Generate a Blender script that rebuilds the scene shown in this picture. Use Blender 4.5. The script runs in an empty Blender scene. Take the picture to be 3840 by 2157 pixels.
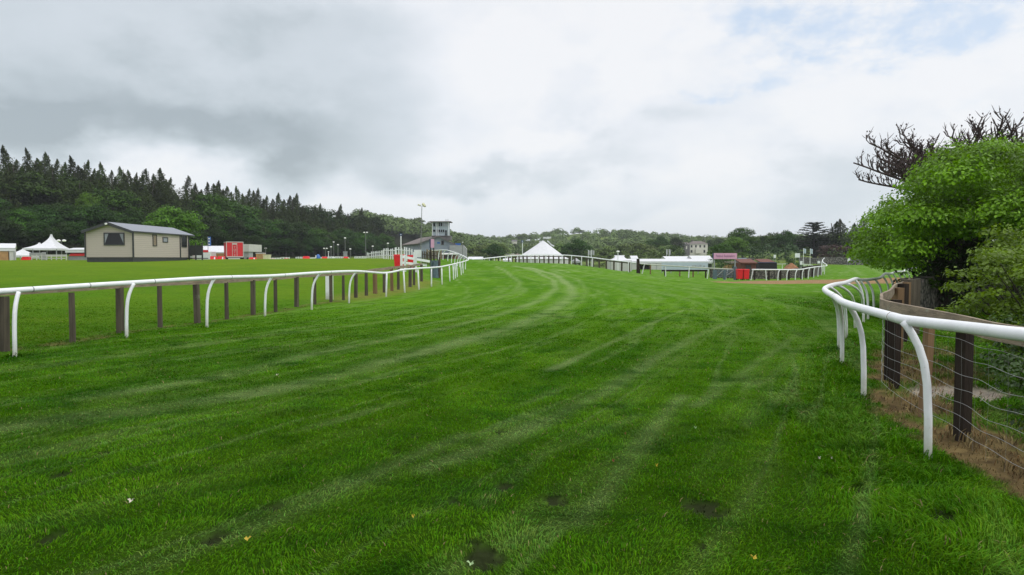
import bpy, math, random
import numpy as np
from mathutils import Vector
S = bpy.context.scene
C = S.collection
R = math.radians

# ------------------------------------------------------------------ camera
F = 2560.0                       # focal length in pixels of a 3840 wide frame
CAMZ = 1.65
TH = math.atan(108.5 / F)
CT, ST = math.cos(TH), math.sin(TH)
cam = bpy.data.cameras.new('camera'); cam.sensor_width = 36; cam.lens = 24; cam.clip_end = 6000; cam.clip_start = 0.05
co = bpy.data.objects.new('camera', cam); C.objects.link(co)
co.location = (0, 0, CAMZ); co.rotation_euler = (math.pi / 2 - TH, 0, 0)
S.camera = co

# ------------------------------------------------------------------ light, view
SUN_EL, SUN_AZ = R(52), R(115)     # azimuth clockwise from +Y
sun = bpy.data.lights.new('sun', 'SUN'); sun.energy = 1.25; sun.angle = R(18); sun.color = (1.0, 0.96, 0.9)
so = bpy.data.objects.new('sun', sun); C.objects.link(so)
so.rotation_euler = (math.pi / 2 - SUN_EL, 0, -SUN_AZ + math.pi)
so.rotation_euler = Vector((-math.sin(SUN_AZ) * math.cos(SUN_EL), -math.cos(SUN_AZ) * math.cos(SUN_EL), -math.sin(SUN_EL))).to_track_quat('-Z', 'Y').to_euler()
S.view_settings.view_transform = 'Standard'; S.view_settings.look = 'None'
S.view_settings.exposure = 0.0; S.view_settings.gamma = 1
S.cycles.max_bounces = 6; S.cycles.diffuse_bounces = 3; S.cycles.glossy_bounces = 2; S.cycles.transmission_bounces = 3
S.cycles.use_denoising = True

# node helpers
class NT:
    def __init__(s, nt): s.nt = nt; s.n = nt.nodes; s.l = nt.links
    def node(s, t, **kw):
        n = s.n.new(t)
        for k, v in kw.items(): setattr(n, k, v)
        return n
    def put(s, sock, v):
        if isinstance(v, bpy.types.NodeSocket): s.l.new(v, sock)
        elif v is not None:
            try: sock.default_value = v
            except Exception: sock.default_value = (*v, 1.0)
    def m(s, op, a, b=None, c=None, clamp=False):
        n = s.node('ShaderNodeMath', operation=op, use_clamp=clamp)
        for i, v in enumerate((a, b, c)): s.put(n.inputs[i], v) if v is not None else None
        return n.outputs[0]
    def mix(s, f, a, b, bt='MIX'):
        n = s.node('ShaderNodeMix', data_type='RGBA', blend_type=bt)
        s.put(n.inputs[0], f); s.put(n.inputs[6], a); s.put(n.inputs[7], b)
        return n.outputs[2]
    def noise(s, vec, scale, detail=4, rough=.5, dist=0.0):
        n = s.node('ShaderNodeTexNoise'); s.put(n.inputs['Vector'], vec)
        n.inputs['Scale'].default_value = scale; n.inputs['Detail'].default_value = detail
        n.inputs['Roughness'].default_value = rough; n.inputs['Distortion'].default_value = dist
        return n.outputs[0]
    def ramp(s, f, stops):
        n = s.node('ShaderNodeValToRGB'); s.put(n.inputs[0], f)
        e = n.color_ramp.elements
        while len(e) < len(stops): e.new(.5)
        for i, (p, c) in enumerate(stops): e[i].position = p; e[i].color = (*c, 1) if len(c) == 3 else c
        return n.outputs[0]
    def rng(s, v, a, b, c=0.0, d=1.0):
        n = s.node('ShaderNodeMapRange'); n.interpolation_type = 'SMOOTHSTEP'
        s.put(n.inputs[0], v)
        for i, x in enumerate((a, b, c, d)): n.inputs[i + 1].default_value = x
        return n.outputs[0]

def make_world():
    w = bpy.data.worlds.new('World'); S.world = w; w.use_nodes = True
    w.node_tree.nodes.clear(); t = NT(w.node_tree)
    sky = t.node('ShaderNodeTexSky', sky_type='NISHITA'); sky.sun_disc = False
    sky.sun_elevation = SUN_EL; sky.sun_rotation = SUN_AZ; sky.air_density = 1.2; sky.dust_density = .6; sky.ozone_density = 2
    tc = t.node('ShaderNodeTexCoord'); g = tc.outputs['Generated']
    sep = t.node('ShaderNodeSeparateXYZ'); t.put(sep.inputs[0], g); x, y, z = sep.outputs
    az0 = t.m('ARCTAN2', x, y); el0 = t.m('ARCSINE', z)
    # stretched coordinates for streaky noise
    comb = t.node('ShaderNodeCombineXYZ'); t.put(comb.inputs[0], x); t.put(comb.inputs[1], y); t.put(comb.inputs[2], t.m('MULTIPLY', z, 1.75))
    v = comb.outputs[0]
    w1 = t.noise(v, 5.2, 9, .55); w2 = t.noise(v, 5.1, 9, .55)
    az = t.m('ADD', az0, t.m('MULTIPLY', t.m('SUBTRACT', w1, .5), .30))
    el = t.m('ADD', el0, t.m('MULTIPLY', t.m('SUBTRACT', w2, .5), .17))
    def blob(u, vv, wu, wv, amp, tilt=0.0, p=1.0, warped=True):
        a0 = math.atan((u - 1920) / F); e0 = math.atan((970 - vv) / F * math.cos(a0))
        A, E = (az, el) if warped else (az0, el0)
        da = t.m('SUBTRACT', A, a0); de = t.m('SUBTRACT', E, e0)
        c, s_ = math.cos(tilt), math.sin(tilt)
        p1 = t.m('ADD', t.m('MULTIPLY', da, c), t.m('MULTIPLY', de, s_))
        p2 = t.m('SUBTRACT', t.m('MULTIPLY', de, c), t.m('MULTIPLY', da, s_))
        q = t.m('ADD', t.m('POWER', t.m('ABSOLUTE', t.m('DIVIDE', p1, wu / F)), 2 * p), t.m('POWER', t.m('ABSOLUTE', t.m('DIVIDE', p2, wv / F)), 2 * p))
        return t.m('MULTIPLY', t.m('EXPONENT', t.m('MULTIPLY', q, -1)), amp)
    def total(bl):
        r = None
        for b in bl:
            o = blob(*b); r = o if r is None else t.m('ADD', r, o)
        return r
    grey = total([(520, 240, 960, 335, .68, -.05, 3.0), (850, 515, 430, 80, .52, -.06, 1.6), (230, 430, 330, 110, .35, 0, 1),
                  (2450, 470, 300, 90, .38, .15), (2050, 640, 520, 60, .30, .1), (3200, 640, 420, 80, .22),
                  (2600, 780, 900, 40, .16), (1500, 720, 420, 50, .2, .1), (1700, 520, 160, 90, .2), (1800, 690, 260, 45, .22, .15), (3300, 470, 300, 110, .16),
                  (2900, 720, 600, 35, .14)])
    n3 = t.noise(v, 8, 6, .55)
    n4 = t.noise(v, 3.0, 8, .52)
    n6 = t.noise(v, 5.2, 9, .52)
    bil = t.rng(n6, .40, .62)
    grey = t.m('MULTIPLY', grey, t.m('ADD', t.m('MULTIPLY', bil, .20), .80))
    greyn = t.m('ADD', grey, t.m('MULTIPLY', t.m('SUBTRACT', n3, .5), .30))
    greyn = t.m('ADD', greyn, t.m('MULTIPLY', t.m('SUBTRACT', n4, .5), .40))
    greyn = t.m('ADD', greyn, t.m('MULTIPLY', t.m('SUBTRACT', bil, .55), .17))
    lum = t.ramp(greyn, [(0.0, (.885, .89, .905)), (.14, (.81, .835, .875)), (.38, (.64, .69, .735)), (.68, (.50, .555, .59)), (1.0, (.38, .43, .46))])
    # towards the horizon the overcast thins to a pale blue grey
    hz = t.rng(el0, 0.0, .14, 1, 0)
    lum = t.mix(t.m('MULTIPLY', hz, .62), lum, (.68, .76, .845, 1))
    # holes with blue sky behind
    holes = total([(3000, 20, 420, 90, 1.3, .05), (3400, 130, 500, 130, .9, .2), (3180, 215, 260, 50, .9), (3650, 60, 360, 110, .8),
                   (2730, 320, 160, 30, .7), (3320, 225, 160, 30, .8), (3560, 400, 300, 40, .6)])
    n5 = t.noise(v, 13, 7, .6)
    hole = t.rng(t.m('MULTIPLY', t.m('MINIMUM', holes, 1.25), t.m('SUBTRACT', n5, .28)), .06, .42)
    hole = t.m('MULTIPLY', hole, t.rng(el0, .03, .1))
    nsk = t.mix(1.0, sky.outputs[0], (.12, .12, .12, 1), 'MULTIPLY')
    nsk = t.mix(.65, nsk, (.35, .60, .93, 1))
    col = t.mix(t.m('MULTIPLY', hole, .48), lum, nsk)
    # the cloud deck is brighter high overhead
    up = t.rng(z, .38, .95, 1.0, 1.5)
    col = t.mix(1.0, col, up, 'MULTIPLY')
    bg = t.node('ShaderNodeBackground'); t.put(bg.inputs[0], col); bg.inputs[1].default_value = 1.0
    bg2 = t.node('ShaderNodeBackground'); t.put(bg2.inputs[0], sky.outputs[0]); bg2.inputs[1].default_value = 0.012
    ad = t.node('ShaderNodeAddShader'); t.l.new(bg.outputs[0], ad.inputs[0]); t.l.new(bg2.outputs[0], ad.inputs[1])
    out = t.node('ShaderNodeOutputWorld'); t.l.new(ad.outputs[0], out.inputs[0])
make_world()

# ------------------------------------------------------------------ geometry of the view
def P(u, v, d):
    a = (u - 1920) / F; b = (1078.5 - v) / F
    ry = CT + b * ST; rz = -ST + b * CT; k = d / ry
    return Vector((a * k, d, CAMZ + rz * k))
def X(u, d, z=1.0): return (u - 1920) / F * (d * CT - (z - CAMZ) * ST)
def Z(v, d): return P(1920, v, d).z

# ------------------------------------------------------------------ numpy noise
rs = np.random.RandomState(7)
_T = rs.rand(256, 256)
def vnoise(x, y):
    xi = np.floor(x).astype(int); yi = np.floor(y).astype(int); fx = x - xi; fy = y - yi
    fx = fx * fx * (3 - 2 * fx); fy = fy * fy * (3 - 2 * fy)
    a = _T[xi & 255, yi & 255]; b = _T[(xi + 1) & 255, yi & 255]; c = _T[xi & 255, (yi + 1) & 255]; d = _T[(xi + 1) & 255, (yi + 1) & 255]
    return (a * (1 - fx) + b * fx) * (1 - fy) + (c * (1 - fx) + d * fx) * fy
def fbm(x, y, o=4):
    r = 0; a = .5; t = 0
    for i in range(o): r = r + a * vnoise(x + 17.3 * i, y + 9.1 * i); t += a; x = x * 2.03; y = y * 2.03; a *= .5
    return r / t

# ------------------------------------------------------------------ terrain height (thin plate through surveyed levels)
LV = []
for u in (-1200, 0, 1000, 1920, 2900, 3840, 5000):
    LV += [(u, -4, 0), (u, 1, 0), (u, 4, 0), (u, 9, 0)]
LV += [(u, 14, 0) for u in (600, 1300, 1920, 2900, 3840, 5000)] + [(-800, 14, .15), (0, 14, .02)]
LV += [(-800, 22, .4), (0, 22, .25), (500, 22, .1), (1000, 22, 0), (1500, 22, 0), (1920, 22, 0), (3000, 22, 0), (3840, 22, 0), (5000, 22, .1)]
LV += [(-800, 33, .9), (0, 33, .65), (700, 33, .45), (1150, 33, .2), (1450, 33, 0), (1920, 33, .02), (2500, 33, -.05), (3200, 33, 0), (3840, 33, 0), (5000, 33, .1)]
LV += [(0, 46, 1.1), (700, 46, 1.0), (1200, 46, .75), (1480, 46, .35), (1680, 46, .04), (1920, 46, .22), (2300, 46, 0), (2700, 46, -.2), (3200, 46, -.2), (3840, 46, -.1)]
LV += [(-800, 61, 1.45), (0, 61, 1.38), (500, 61.5, 1.33), (1000, 61, 1.45), (1400, 61, 1.15), (1500, 62, .78), (1737, 61, .34), (1920, 61, .8), (2200, 61, .42), (2500, 61, -.12), (2750, 61, -.42), (3200, 61, -.4), (3840, 61, -.3)]
LV += [(1661, 81, 1.49), (1693, 75, 1.2), (1723, 69, .75), (1790, 76, 1.38), (1900, 77, 1.25), (2030, 78, 1.14), (2120, 78, 1.05), (2190, 79, .85), (2270, 77, .5), (2360, 75, .13), (2500, 74, -.28), (2654, 71, -.46), (2900, 73, -.63), (3091, 95, -.5), (3400, 80, -.3), (3840, 80, 0)]
LV += [(0, 80, 1.45), (700, 80, 1.5), (1200, 80, 1.5), (1450, 80, 1.5), (0, 105, 1.5), (700, 105, 1.52), (1200, 105, 1.5), (1150, 122, .75), (1290, 122, .7), (1600, 105, 1.5), (-800, 105, 1.5)]
LV += [(1900, 100, .6), (2100, 100, -.3), (2400, 100, -.35), (2700, 100, -.55), (3200, 110, -.1), (3840, 110, .3)]
LV += [(1700, 130, .5), (1920, 130, -1.2), (2300, 130, -.5), (2700, 130, -.5), (3100, 150, .4), (3500, 170, .9), (3840, 150, 1)]
LV += [(-800, 128, 2.5), (0, 128, 1.9), (700, 135, 1.7), (1200, 150, .9), (1600, 165, 1.8), (-800, 170, 12), (0, 170, 9.5), (613, 190, 7), (936, 230, 5), (1282, 290, 4.5), (1400, 340, 6)]
LV += [(-800, 300, 40), (0, 300, 32), (800, 350, 24), (1300, 450, 22), (1500, 520, 24), (1600, 300, 2.5)]
LV += [(1920, 220, -1.5), (2300, 220, -1), (2700, 220, 1.0), (3100, 230, 1.6), (3840, 230, 3), (1920, 350, 0), (2300, 350, .5), (2620, 450, 4.6), (3100, 350, 5), (3840, 350, 8)]
LV += [(1700, 700, 19), (1925, 600, 6), (2000, 820, 23), (2200, 820, 31.5), (2330, 820, 25), (2200, 700, 24), (2450, 820, 21), (2700, 820, 15), (3000, 820, 14), (3400, 820, 14), (3840, 820, 20), (1200, 820, 40), (0, 820, 60)]
LV += [(u, 1500, -5) for u in (-800, 600, 1920, 3200, 4600)] + [(u, 3000, -40) for u in (-800, 1920, 4600)]
def warp(x, y):
    w = y + 12.0
    return np.stack([x / w * 2.2, np.log(w) * 1.0], -1)
LX = np.array([[X(u, d, z), d, z] for u, d, z in LV], float)
LW = warp(LX[:, 0], LX[:, 1])
def _phi(r2): return np.where(r2 > 1e-12, r2 * np.log(r2 + 1e-12) * .5, 0)
def _tps():
    n = len(LX); K = _phi(((LW[:, None] - LW[None]) ** 2).sum(-1)) + np.eye(n) * 2e-4
    Pm = np.concatenate([np.ones((n, 1)), LW], 1)
    A = np.zeros((n + 3, n + 3)); A[:n, :n] = K; A[:n, n:] = Pm; A[n:, :n] = Pm.T
    return np.linalg.solve(A, np.concatenate([LX[:, 2], np.zeros(3)]))
WT = _tps()
def hgt(x, y):
    x = np.atleast_1d(np.asarray(x, float)); y = np.atleast_1d(np.asarray(y, float)); out = np.empty(x.shape)
    xf, yf, of = x.ravel(), y.ravel(), out.ravel()
    for i in range(0, len(xf), 40000):
        q = warp(xf[i:i + 40000], yf[i:i + 40000])
        k = _phi(((q[:, None] - LW[None]) ** 2).sum(-1))
        of[i:i + 40000] = k @ WT[:-3] + WT[-3] + q @ WT[-2:]
    h = of.reshape(x.shape)
    near = np.clip((y - 10) / 30, 0, 1)
    h = h + (fbm(x * .35 + 5, y * .35, 3) - .5) * .10 * (.35 + .65 * near)
    return h
def H(x, y): return float(hgt(x, y)[0])
def G(u, d, dz=0.0):
    z = 0.0
    for _ in range(4):
        x = X(u, d, z); z = H(x, d)
    return Vector((x, d, z + dz))
def hit(u, v):                      # where the line of sight meets the ground
    ds = np.exp(np.linspace(math.log(2.2), math.log(160), 500))
    pts = [P(u, v, d) for d in ds]
    h = hgt([p.x for p in pts], [p.y for p in pts])
    for i, p in enumerate(pts):
        if p.z <= h[i]: return (p.x, p.y)
    p = pts[-1]; return (p.x, p.y)

# ------------------------------------------------------------------ mesh helpers
def fast_mesh(name, V, faces, mats, col=None, smooth=False, midx=None):
    """faces: list of int arrays (n,3) / (n,4)"""
    me = bpy.data.meshes.new(name)
    V = np.ascontiguousarray(V, np.float32)
    me.vertices.add(len(V)); me.vertices.foreach_set('co', V.ravel())
    faces = [f for f in faces if len(f)]
    loops = np.concatenate([f.ravel() for f in faces]).astype(np.int32)
    tot = np.concatenate([np.full(len(f), f.shape[1], np.int32) for f in faces])
    st = np.concatenate([[0], np.cumsum(tot)[:-1]]).astype(np.int32)
    me.loops.add(len(loops)); me.loops.foreach_set('vertex_index', loops)
    me.polygons.add(len(tot)); me.polygons.foreach_set('loop_start', st)
    try: me.polygons.foreach_set('loop_total', tot)
    except Exception: pass
    if midx is not None: me.polygons.foreach_set('material_index', np.asarray(midx, np.int32))
    me.polygons.foreach_set('use_smooth', np.full(len(tot), smooth))
    for m in mats: me.materials.append(m)
    if col is not None:
        a = me.color_attributes.new('Col', 'FLOAT_COLOR', 'POINT')
        c4 = np.ones((len(V), 4), np.float32); c4[:, :3] = col
        a.data.foreach_set('color', c4.ravel())
    me.update(calc_edges=True); me.validate(clean_customdata=False)
    return me

class MB:
    def __init__(s): s.v = []; s.f = []
    def add(s, vs, fs):
        n = len(s.v); s.v += [tuple(p) for p in vs]; s.f += [tuple(i + n for i in f) for f in fs]; return s
    def box(s, c, size, rz=0.0, tilt=None, taper=1.0):
        cx, cy, cz = c; sx, sy, sz = size; cr, sr = math.cos(rz), math.sin(rz); vs = []
        for dz in (-.5, .5):
            k = taper if dz > 0 else 1
            for dx, dy in ((-.5, -.5), (.5, -.5), (.5, .5), (-.5, .5)):
                x, y = dx * sx * k, dy * sy * k
                tx = (tilt[0] * (dz + .5) * sz, tilt[1] * (dz + .5) * sz) if tilt else (0, 0)
                vs.append((cx + x * cr - y * sr + tx[0], cy + x * sr + y * cr + tx[1], cz + dz * sz))
        return s.add(vs, [(0, 3, 2, 1), (4, 5, 6, 7), (0, 1, 5, 4), (1, 2, 6, 5), (2, 3, 7, 6), (3, 0, 4, 7)])
    def tube(s, pts, rad, seg=8, cap=True):
        pts = [Vector(p) for p in pts]; n = len(pts)
        if not hasattr(rad, '__len__'): rad = [rad] * n
        up = None; vs = []; fs = []
        for i, p in enumerate(pts):
            t = (pts[min(i + 1, n - 1)] - pts[max(i - 1, 0)]).normalized()
            if up is None:
                up = Vector((0, 0, 1)) if abs(t.z) < .9 else Vector((1, 0, 0))
            a = (up - t * up.dot(t)).normalized(); b = t.cross(a); up = a
            for k in range(seg):
                an = 2 * math.pi * k / seg
                vs.append(p + (a * math.cos(an) + b * math.sin(an)) * rad[i])
        for i in range(n - 1):
            for k in range(seg):
                k2 = (k + 1) % seg
                fs.append((i * seg + k, i * seg + k2, (i + 1) * seg + k2, (i + 1) * seg + k))
        if cap: fs.append(tuple(range(seg - 1, -1, -1))); fs.append(tuple((n - 1) * seg + k for k in range(seg)))
        return s.add(vs, fs)
    def bar(s, a, b, w, h):        # rectangular bar from a to b; w across, h up
        a, b = Vector(a), Vector(b); t = (b - a).normalized()
        up = Vector((0, 0, 1)) if abs(t.z) < .95 else Vector((0, 1, 0))
        sd = t.cross(up).normalized() * w / 2; u2 = sd.cross(t).normalized() * h / 2
        vs = [a - sd - u2, a + sd - u2, a + sd + u2, a - sd + u2, b - sd - u2, b + sd - u2, b + sd + u2, b - sd + u2]
        return s.add(vs, [(0, 1, 2, 3), (7, 6, 5, 4), (0, 4, 5, 1), (1, 5, 6, 2), (2, 6, 7, 3), (3, 7, 4, 0)])
    def strip(s, pts, w, h):       # board following a polyline
        pts = [Vector(p) for p in pts]; n = len(pts); vs = []; fs = []
        for i, p in enumerate(pts):
            t = (pts[min(i + 1, n - 1)] - pts[max(i - 1, 0)]); t.z = 0; t.normalize(); sd = Vector((t.y, -t.x, 0)) * w / 2
            z = Vector((0, 0, h / 2)); vs += [p - sd - z, p + sd - z, p + sd + z, p - sd + z]
        for i in range(n - 1):
            a = i * 4; b = a + 4
            for k in range(4): fs.append((a + k, a + (k + 1) % 4, b + (k + 1) % 4, b + k))
        fs += [(3, 2, 1, 0), (4 * n - 4, 4 * n - 3, 4 * n - 2, 4 * n - 1)]
        return s.add(vs, fs)
    def prism(s, poly, ext):       # planar polygon extruded by vector
        n = len(poly); e = Vector(ext); vs = [Vector(p) for p in poly] + [Vector(p) + e for p in poly]
        return s.add(vs, [tuple(range(n)), tuple(range(2 * n - 1, n - 1, -1))] + [(i, i + n, (i + 1) % n + n, (i + 1) % n) for i in range(n)])
    def blob(s, c, r, seg=10, ring=6, jit=.1, rnd=random):
        vs = []; fs = []
        for i in range(ring + 1):
            ph = math.pi * i / ring
            for k in range(seg):
                a = 2 * math.pi * k / seg; j = 1 + rnd.uniform(-jit, jit)
                vs.append((c[0] + r[0] * math.sin(ph) * math.cos(a) * j, c[1] + r[1] * math.sin(ph) * math.sin(a) * j, c[2] + r[2] * math.cos(ph) * j))
        for i in range(ring):
            for k in range(seg): fs.append((i * seg + k, (i + 1) * seg + k, (i + 1) * seg + (k + 1) % seg, i * seg + (k + 1) % seg))
        return s.add(vs, fs)
    def mesh(s, name, mats, off=(0, 0, 0), smooth=False):
        me = bpy.data.meshes.new(name); o = off
        me.from_pydata([(a - o[0], b - o[1], c - o[2]) for a, b, c in s.v], [], s.f)
        for m in (mats if isinstance(mats, (list, tuple)) else [mats]): me.materials.append(m)
        if smooth: me.polygons.foreach_set('use_smooth', [True] * len(me.polygons))
        me.update(); return me
    def build(s, name, mat, parent=None, smooth=False, label=None):
        off = (0, 0, 0)
        q = parent
        while q is not None: off = tuple(off[i] + q.location[i] for i in range(3)); q = q.parent
        o = bpy.data.objects.new(name, s.mesh(name, mat, off, smooth)); C.objects.link(o); o.parent = parent
        if label: o['label'] = label
        return o

def thing(name, label, cat, loc=(0, 0, 0), group=None):
    o = bpy.data.objects.new(name, None); C.objects.link(o); o.location = loc; o.empty_display_size = .2
    o['label'] = label; o['category'] = cat
    if group: o['group'] = group
    return o
def tag(o, label, cat, group=None):
    o['label'] = label; o['category'] = cat
    if group: o['group'] = group
    return o
def link(name, me, parent=None, loc=(0, 0, 0)):
    o = bpy.data.objects.new(name, me); C.objects.link(o); o.parent = parent; o.location = loc; return o
def copy_tree(o, parent=None):
    c = o.copy(); C.objects.link(c); c.parent = parent
    for ch in [q for q in bpy.data.objects if q.parent == o]: copy_tree(ch, c)
    return c

# ------------------------------------------------------------------ materials
def mat(name, col, rough=.6, var=.15, scale=8.0, bump=0.0, bscale=None, metal=0.0, spec=.5, stretch=(1, 1, 1), col2=None, dirt=None):
    m = bpy.data.materials.new(name); m.use_nodes = True; t = NT(m.node_tree); b = m.node_tree.nodes['Principled BSDF']
    tc = t.node('ShaderNodeTexCoord'); mp = t.node('ShaderNodeMapping'); t.l.new(tc.outputs['Object'], mp.inputs[0]); mp.inputs['Scale'].default_value = stretch
    n = t.noise(mp.outputs[0], scale, 6, .6)
    lo = tuple(c * (1 - var) for c in col) if col2 is None else col2
    hi = tuple(min(1, c * (1 + var)) for c in col)
    c = t.mix(t.rng(n, .3, .7), (*lo, 1), (*hi, 1))
    if dirt:
        n2 = t.noise(tc.outputs['Object'], dirt[1], 5, .65)
        c = t.mix(t.rng(n2, dirt[2], dirt[2] + .15), c, (*dirt[0], 1))
    t.l.new(c, b.inputs['Base Color']); b.inputs['Roughness'].default_value = rough; b.inputs['Metallic'].default_value = metal
    b.inputs['Specular IOR Level'].default_value = spec
    if bump:
        bn = t.node('ShaderNodeBump'); bn.inputs['Strength'].default_value = bump; bn.inputs['Distance'].default_value = .02
        t.l.new(t.noise(mp.outputs[0], bscale or scale * 3, 6, .6), bn.inputs['Height']); t.l.new(bn.outputs[0], b.inputs['Normal'])
    return m
def leafmat(name, col, var=.35, rough=.5, trans=.25, spec=.4, rnd=.25, tcol=None):
    m = bpy.data.materials.new(name); m.use_nodes = True; t = NT(m.node_tree); b = m.node_tree.nodes['Principled BSDF']
    at = t.node('ShaderNodeAttribute', attribute_name='Col'); oi = t.node('ShaderNodeObjectInfo')
    c = t.mix(1.0, at.outputs['Color'], (*col, 1), 'MULTIPLY')
    f = t.m('MULTIPLY_ADD', oi.outputs['Random'], 2 * rnd, 1 - rnd)
    c = t.mix(1.0, c, f, 'MULTIPLY')
    hs = t.node('ShaderNodeHueSaturation'); t.l.new(c, hs.inputs['Color'])
    t.l.new(t.m('MULTIPLY_ADD', oi.outputs['Random'], .03, .485), hs.inputs['Hue']); c = hs.outputs[0]
    t.l.new(c, b.inputs['Base Color']); b.inputs['Roughness'].default_value = rough; b.inputs['Specular IOR Level'].default_value = spec
    if trans:
        tr = t.node('ShaderNodeBsdfTranslucent'); t.l.new(t.mix(1.0, c, (1.25, 1.2, .5, 1), 'MULTIPLY'), tr.inputs[0])
        mx = t.node('ShaderNodeMixShader'); mx.inputs[0].default_value = trans
        t.l.new(b.outputs[0], mx.inputs[1]); t.l.new(tr.outputs[0], mx.inputs[2]); t.l.new(mx.outputs[0], m.node_tree.nodes['Material Output'].inputs[0])
    return m
M = {}
M['pvc'] = mat('white_plastic', (.83, .85, .88), .38, .05, 6, .05, 40, dirt=((.62, .64, .58), 3, .68))
M['pvc_far'] = mat('white_paint', (.78, .80, .82), .5, .06, 3)
M['wood'] = mat('weathered_wood', (.080, .066, .046), .9, .35, 9, .6, 30, stretch=(1, 1, .12), dirt=((.17, .18, .12), 4, .6))
M['woodgrey'] = mat('grey_board', (.24, .19, .135), .85, .3, 9, .5, 40, stretch=(.4, .4, 2), dirt=((.30, .32, .24), 5, .58))
M['woodtan'] = mat('new_timber', (.19, .115, .055), .8, .2, 8, .4, 40, stretch=(1, 1, .15))
M['wooddark'] = mat('dark_timber', (.030, .023, .018), .9, .35, 9, .5, 30, spec=.15, stretch=(1, 1, .15))
M['wire'] = mat('galvanised_wire', (.30, .31, .31), .45, .1, 20, metal=.5)
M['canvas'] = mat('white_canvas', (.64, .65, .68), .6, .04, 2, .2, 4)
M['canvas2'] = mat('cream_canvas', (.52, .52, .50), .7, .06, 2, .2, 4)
M['red'] = mat('red_plastic', (.72, .012, .02), .35, .08, 5)
M['redpaint'] = mat('red_paint', (.62, .02, .03), .45, .1, 4)
M['dark'] = mat('dark_grey_trim', (.035, .038, .04), .5, .2, 5)
M['black'] = mat('black_felt', (.012, .012, .014), .8, .2, 5)
M['brown'] = mat('brown_board', (.14, .05, .035), .8, .25, 2.5, .4, 10)
M['soil'] = mat('soil', (.26, .125, .06), .95, .3, 2, 1.0, 6)
M['tower'] = mat('pale_blue_grey_cladding', (.36, .42, .47), .6, .1, 2)
M['barn'] = mat('blue_grey_render', (.25, .29, .34), .75, .1, 1.2)
M['barnroof'] = mat('brown_grey_slate', (.16, .135, .125), .8, .15, 1.5)
M['lamp'] = mat('lamp_glass', (.9, .9, .88), .3, .02, 3)
M['steel'] = mat('grey_steel', (.30, .32, .34), .45, .15, 4, metal=.3)
M['pole'] = mat('dull_pole', (.17, .18, .17), .6, .15, 4)
M['pink'] = mat('pink_panel', (.66, .36, .52), .5, .05, 3)
M['navy'] = mat('navy_panel', (.03, .05, .12), .5, .1, 3)
M['ink'] = mat('printed_ink', (.22, .10, .20), .6, .05, 3)
M['blue'] = mat('blue_panel', (.03, .13, .42), .5, .15, 3)
M['lightblue'] = mat('light_blue_banner', (.46, .54, .62), .6, .08, .6)
M['gate'] = mat('blue_grey_gate_paint', (.085, .13, .16), .55, .2, 6)
M['glass'] = mat('window_glass', (.012, .013, .015), .12, .2, 3, spec=.35)
M['cloth'] = mat('net_curtain', (.28, .30, .34), .8, .1, 6)
M['cardboard'] = mat('plywood', (.40, .23, .10), .8, .15, 3)
M['cream'] = mat('pale_yellow_plastic', (.62, .62, .40), .6, .1, 3)
M['grey'] = mat('grey_panel', (.33, .34, .35), .6, .12, 3)
M['slate'] = mat('slate_roof', (.13, .125, .125), .7, .15, 1)
M['render'] = mat('white_render', (.66, .64, .58), .8, .05, .8)
M['pinkrender'] = mat('pink_render', (.60, .44, .46), .8, .05, .8)
M['bark'] = mat('bark', (.05, .042, .034), .9, .35, 8, .7, 30, stretch=(1, 1, .3))
M['deadwood'] = mat('dead_branch_bark', (.055, .034, .032), .85, .35, 12, .8, 30)

def grime(m):
    t = NT(m.node_tree); b = m.node_tree.nodes['Principled BSDF']; src = b.inputs['Base Color'].links[0].from_socket
    tc = t.node('ShaderNodeTexCoord'); sp = t.node('ShaderNodeSeparateXYZ'); t.l.new(tc.outputs['Object'], sp.inputs[0])
    n = t.noise(tc.outputs['Object'], 9, 6, .7); low = t.rng(t.m('ADD', sp.outputs[2], t.m('MULTIPLY', n, -.35)), -.22, .22, 1, 0)
    c = t.mix(t.m('MULTIPLY', low, .75), src, (.36, .38, .26, 1))
    n2 = t.noise(tc.outputs['Object'], 26, 5, .75); c = t.mix(t.m('MULTIPLY', t.rng(n2, .60, .72), .45), c, (.40, .43, .36, 1)); t.l.new(c, b.inputs['Base Color'])
grime(M['pvc'])

def brickmat(name, c1, c2, mortar, sc, bump=.6):
    m = bpy.data.materials.new(name); m.use_nodes = True; t = NT(m.node_tree); b = m.node_tree.nodes['Principled BSDF']
    tc = t.node('ShaderNodeTexCoord'); vo = t.node('ShaderNodeTexVoronoi'); vo.feature = 'F1'
    mp = t.node('ShaderNodeMapping'); t.l.new(tc.outputs['Object'], mp.inputs[0]); mp.inputs['Scale'].default_value = (1, 1, 2.2)
    nz = t.noise(mp.outputs[0], sc * .8, 4); mv = t.node('ShaderNodeMixRGB'); mv.inputs[0].default_value = .12
    t.l.new(mp.outputs[0], mv.inputs[1]); t.l.new(nz, mv.inputs[2]); t.l.new(mv.outputs[0], vo.inputs['Vector']); vo.inputs['Scale'].default_value = sc
    sep = t.node('ShaderNodeSeparateColor'); t.l.new(vo.outputs['Color'], sep.inputs[0])
    c = t.mix(sep.outputs[0], (*c1, 1), (*c2, 1)); c = t.mix(t.rng(vo.outputs['Distance'], .35, .62), c, (*mortar, 1))
    t.l.new(c, b.inputs['Base Color']); b.inputs['Roughness'].default_value = .9
    bn = t.node('ShaderNodeBump'); bn.inputs['Strength'].default_value = bump; bn.inputs['Distance'].default_value = .05; bn.invert = True
    t.l.new(vo.outputs['Distance'], bn.inputs['Height']); t.l.new(bn.outputs[0], b.inputs['Normal'])
    return m
M['stone'] = brickmat('rubble_stone', (.10, .085, .07), (.21, .19, .165), (.03, .028, .024), 5)
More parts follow.
